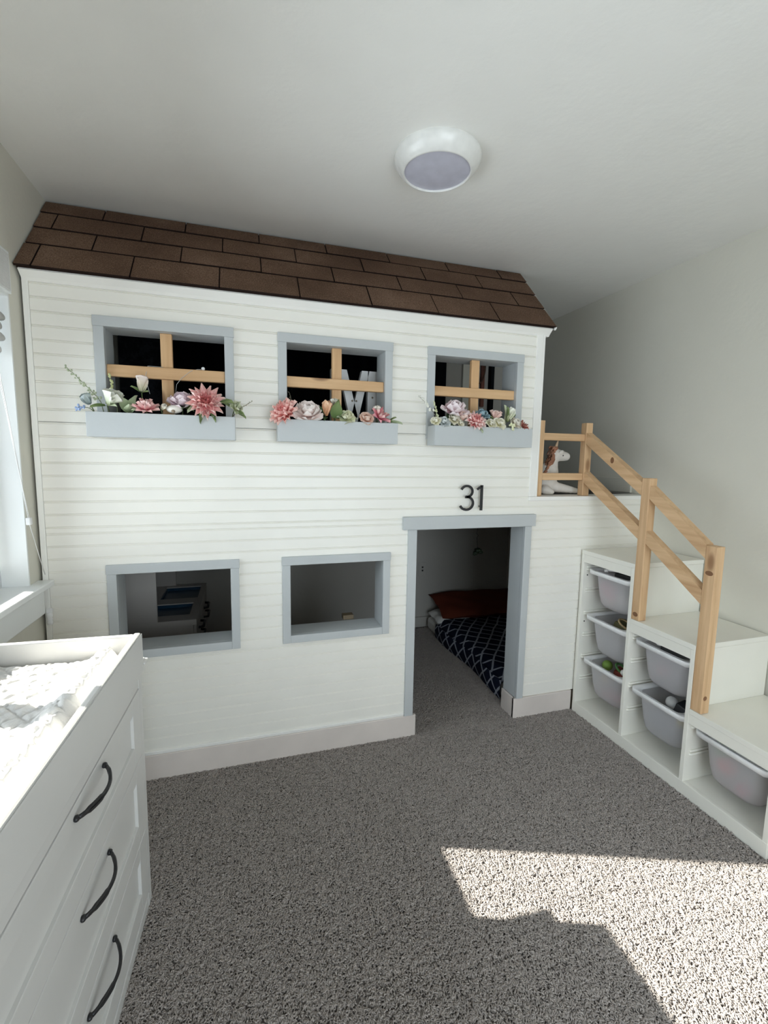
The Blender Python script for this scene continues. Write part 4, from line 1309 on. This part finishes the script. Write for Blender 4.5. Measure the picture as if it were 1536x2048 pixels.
MB().tube([(2.712, YB, 2.27), (2.712, YB - .04, 2.275)], .008, 8).build('peg', colmat((.7, .7, .7)), bg)
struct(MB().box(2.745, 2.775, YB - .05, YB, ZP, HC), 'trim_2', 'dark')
# fairy lights on the left upper window cross
fl = thing('fairy_lights', 'silver fairy light wire with a round bulb on the wooden window cross', 'string lights', (.55, -.01, 1.73))
MB().tube([(.420, -.008, 1.665), (.412, -.009, 1.70), (.408, -.0085, 1.74), (.415, .0, 1.7755), (.47, .004, 1.7755)], .0010, 6).build('wire', 'wire', fl)
MB().tube([(.512, .004, 1.665), (.520, -.004, 1.71), (.540, -.0085, 1.735), (.575, -.0085, 1.765), (.60, .002, 1.7755), (.618, .004, 1.777)], .0010, 6).build('wire', 'wire', fl)
MB().ball((.622, .004, 1.780), .0075, 12, 8).build('bulb', colmat((.80, .82, .84), .2), fl)

# ------------------------------------------------------------------ inside the playhouse ground floor
mt_ = thing('floor_mattress', 'low floor mattress with navy lattice cover seen through the doorway', 'mattress', (2.6, .75, 0))
mm = MB()
def matt(u, v):
    x0_, x1_, yA, yB = 2.225, 2.985, .17, 1.16
    # wraps over the top and down both long sides
    h = .125
    prof_len = h + (x1_ - x0_) + h
    s_ = u * prof_len
    if s_ < h:
        x, z_ = x0_ - .012 * math.sin(s_ / h * 3.14), s_
    elif s_ < h + x1_ - x0_:
        x, z_ = x0_ + s_ - h, h
    else:
        x, z_ = x1_, h - (s_ - h - x1_ + x0_)
    y = yA + (yB - yA) * v
    if z_ >= h - 1e-6:
        ex = min(1, (x - x0_) / .06, (x1_ - x) / .06)
        z_ += .012 * math.sin(x * 9 + y * 5) * .4 + .02 * max(0, ex) - .03 * (1 - max(0, ex))
        x += .0
    if z_ < .06:
        z_ = max(.004, z_)
    x -= .02 * math.sin(y * 8) * (1 if s_ < h else 0) * .6
    return (x, y, z_)
nu_, nv_ = 60, 40
mm.grid(nu_, nv_, matt)
mm.uv = [(i / (nu_ - 1) * 1.06, j / (nv_ - 1) * 1.0) for j in range(nv_) for i in range(nu_)]
# foot end
cov = mm.build('lattice_cover', 'lattice', mt_)
MB().box(2.232, 2.975, .175, 1.385, .003, .108, .03).build('mattress_core', 'white_cloth', mt_)
def pillow(name, label, c, sx, sy, sz, rot, mat):
    t = thing(name, label, 'pillow', c, rot)
    m = MB()
    for sg in (1, -1):
        def fn(u, v, sg=sg):
            a, b = u * 2 - 1, v * 2 - 1
            k = max(0, (1 - a ** 4)) ** .5 * max(0, (1 - b ** 4)) ** .5
            pin = 1 - .07 * (1 - abs(a) ** 2) * abs(b) ** 3
            return (a * sx / 2 * (1 - .05 * (1 - b * b)), b * sy / 2 * pin, sg * sz / 2 * k + .004 * math.sin(a * 9 + b * 7))
        m.grid(24, 18, fn)
    L(m, 'pillow_case', mat, t)
    return t
pillow('pillow', 'white pillow under the rust cushion on the floor mattress', (2.375, 1.250, .140), .30, .22, .08, Euler((R(4), 0, 0)), 'white_cloth')
pillow('cushion', 'long rust red cushion leaning on the back wall above the mattress', (2.645, 1.225, .238), .80, .36, .10, Euler((R(15), 0, R(-3))), 'rust')
# play kitchen
kt = thing('play_kitchen', 'pale play kitchen with two blue basins seen through the lower window by the dresser', 'play kitchen', (.28, 1.0, 0))
KY0, KY1 = .62, 1.395
MB().box(.03, .485, KY0 + .02, KY1 - .01, .0, .468).build('cabinet', 'kitchen', kt)
ct = MB()
bas = [(.25, .46, .72, .945), (.25, .475, 1.055, 1.335)]
for (a, b, c, d_) in strips(.02, .505, KY0, KY1, [(p, q, r_, s_) for p, q, r_, s_ in bas]):
    ct.box(a, b, c, d_, .468, .500)
ct.build('counter', 'kitchen', kt)
for p, q, r_, s_ in bas:
    MB().box(p, q, r_, s_, .4685, .476).box(p, p + .006, r_, s_, .476, .494).box(q - .006, q, r_, s_, .476, .494).box(p, q, r_, r_ + .006, .476, .494).box(p, q, s_ - .006, s_, .476, .494).build('basin', 'sink', kt)
MB().box(.02, .305, KY0, KY0 + .018, .5005, .95).build('hutch_side', 'kitchen', kt)
MB().box(.02, .305, KY1 - .018, KY1, .5005, .95).build('hutch_side', 'kitchen', kt)
MB().box(.012, .0195, KY0, KY1, .30, .95).build('hutch_back', 'sink', kt)
MB().tube([(.20, 1.19, .5005), (.20, 1.19, .66), (.235, 1.19, .69), (.28, 1.19, .66)], .010, 8).build('tap', colmat((.5, .5, .5), .3), kt)
for (a, b) in ((KY0 + .03, 1.0), (1.01, KY1 - .02)):
    dd = MB().box(.486, .502, a, b, .04, .455, .002).build('door', 'kitchen', kt)
    c_ = (a + b) / 2
    MB().tube([(.503, c_ - .06, .40), (.528, c_ - .05, .40), (.528, c_ + .05, .40), (.503, c_ + .06, .40)], .008, 8).tube([(.503, c_ - .07, .34), (.53, c_ - .06, .34), (.53, c_ + .06, .34), (.503, c_ + .07, .34)], .007, 8).build('handle', 'black', dd, label='black bar handles')
# outlet, hanging ornament, small block on ledge
ol = thing('power_outlet', 'dim wall outlet low on the wall inside the playhouse', 'power outlet', (2.2, YB, .5))
MB().box(2.165, 2.235, YB - .006, YB, .445, .56, .002).build('cover_plate', 'wall_shaded', ol)
MB().box(2.193, 2.207, YB - .008, YB - .0061, .512, .526).box(2.193, 2.207, YB - .008, YB - .0061, .484, .498).build('socket', 'black', ol)
hm = thing('hanging_ornament', 'dark green leafy ornament hanging from the playhouse ceiling by a wire', 'ornament', (2.25, .60, ZP - .04))
MB().tube([(2.25, .60, ZP - .041), (2.25, .60, .96), (2.243, .60, .94), (2.257, .60, .925), (2.247, .60, .91), (2.256, .60, .835)], .0016, 6).build('wire', 'black', hm)
m = MB()
for k in range(9):
    a = k * .7
    m.ball((2.256 + .022 * math.cos(a) * (.5 + .06 * k), .60 + .02 * math.sin(a), .815 + .016 * math.sin(a * 1.7)), .017, 8, 6, (1, .7, .6))
m.build('leaf_cluster', colmat((.015, .028, .012)), hm)
tag(MB().box(1.245, 1.300, .118, .160, .6045, .628, .003).box(1.255, 1.29, .116, .118, .609, .622).build('toy_box', colmat((.16, .12, .07))), 'small brown box on the inner ledge of the lower window beside the doorway', 'box')
MB_ = None
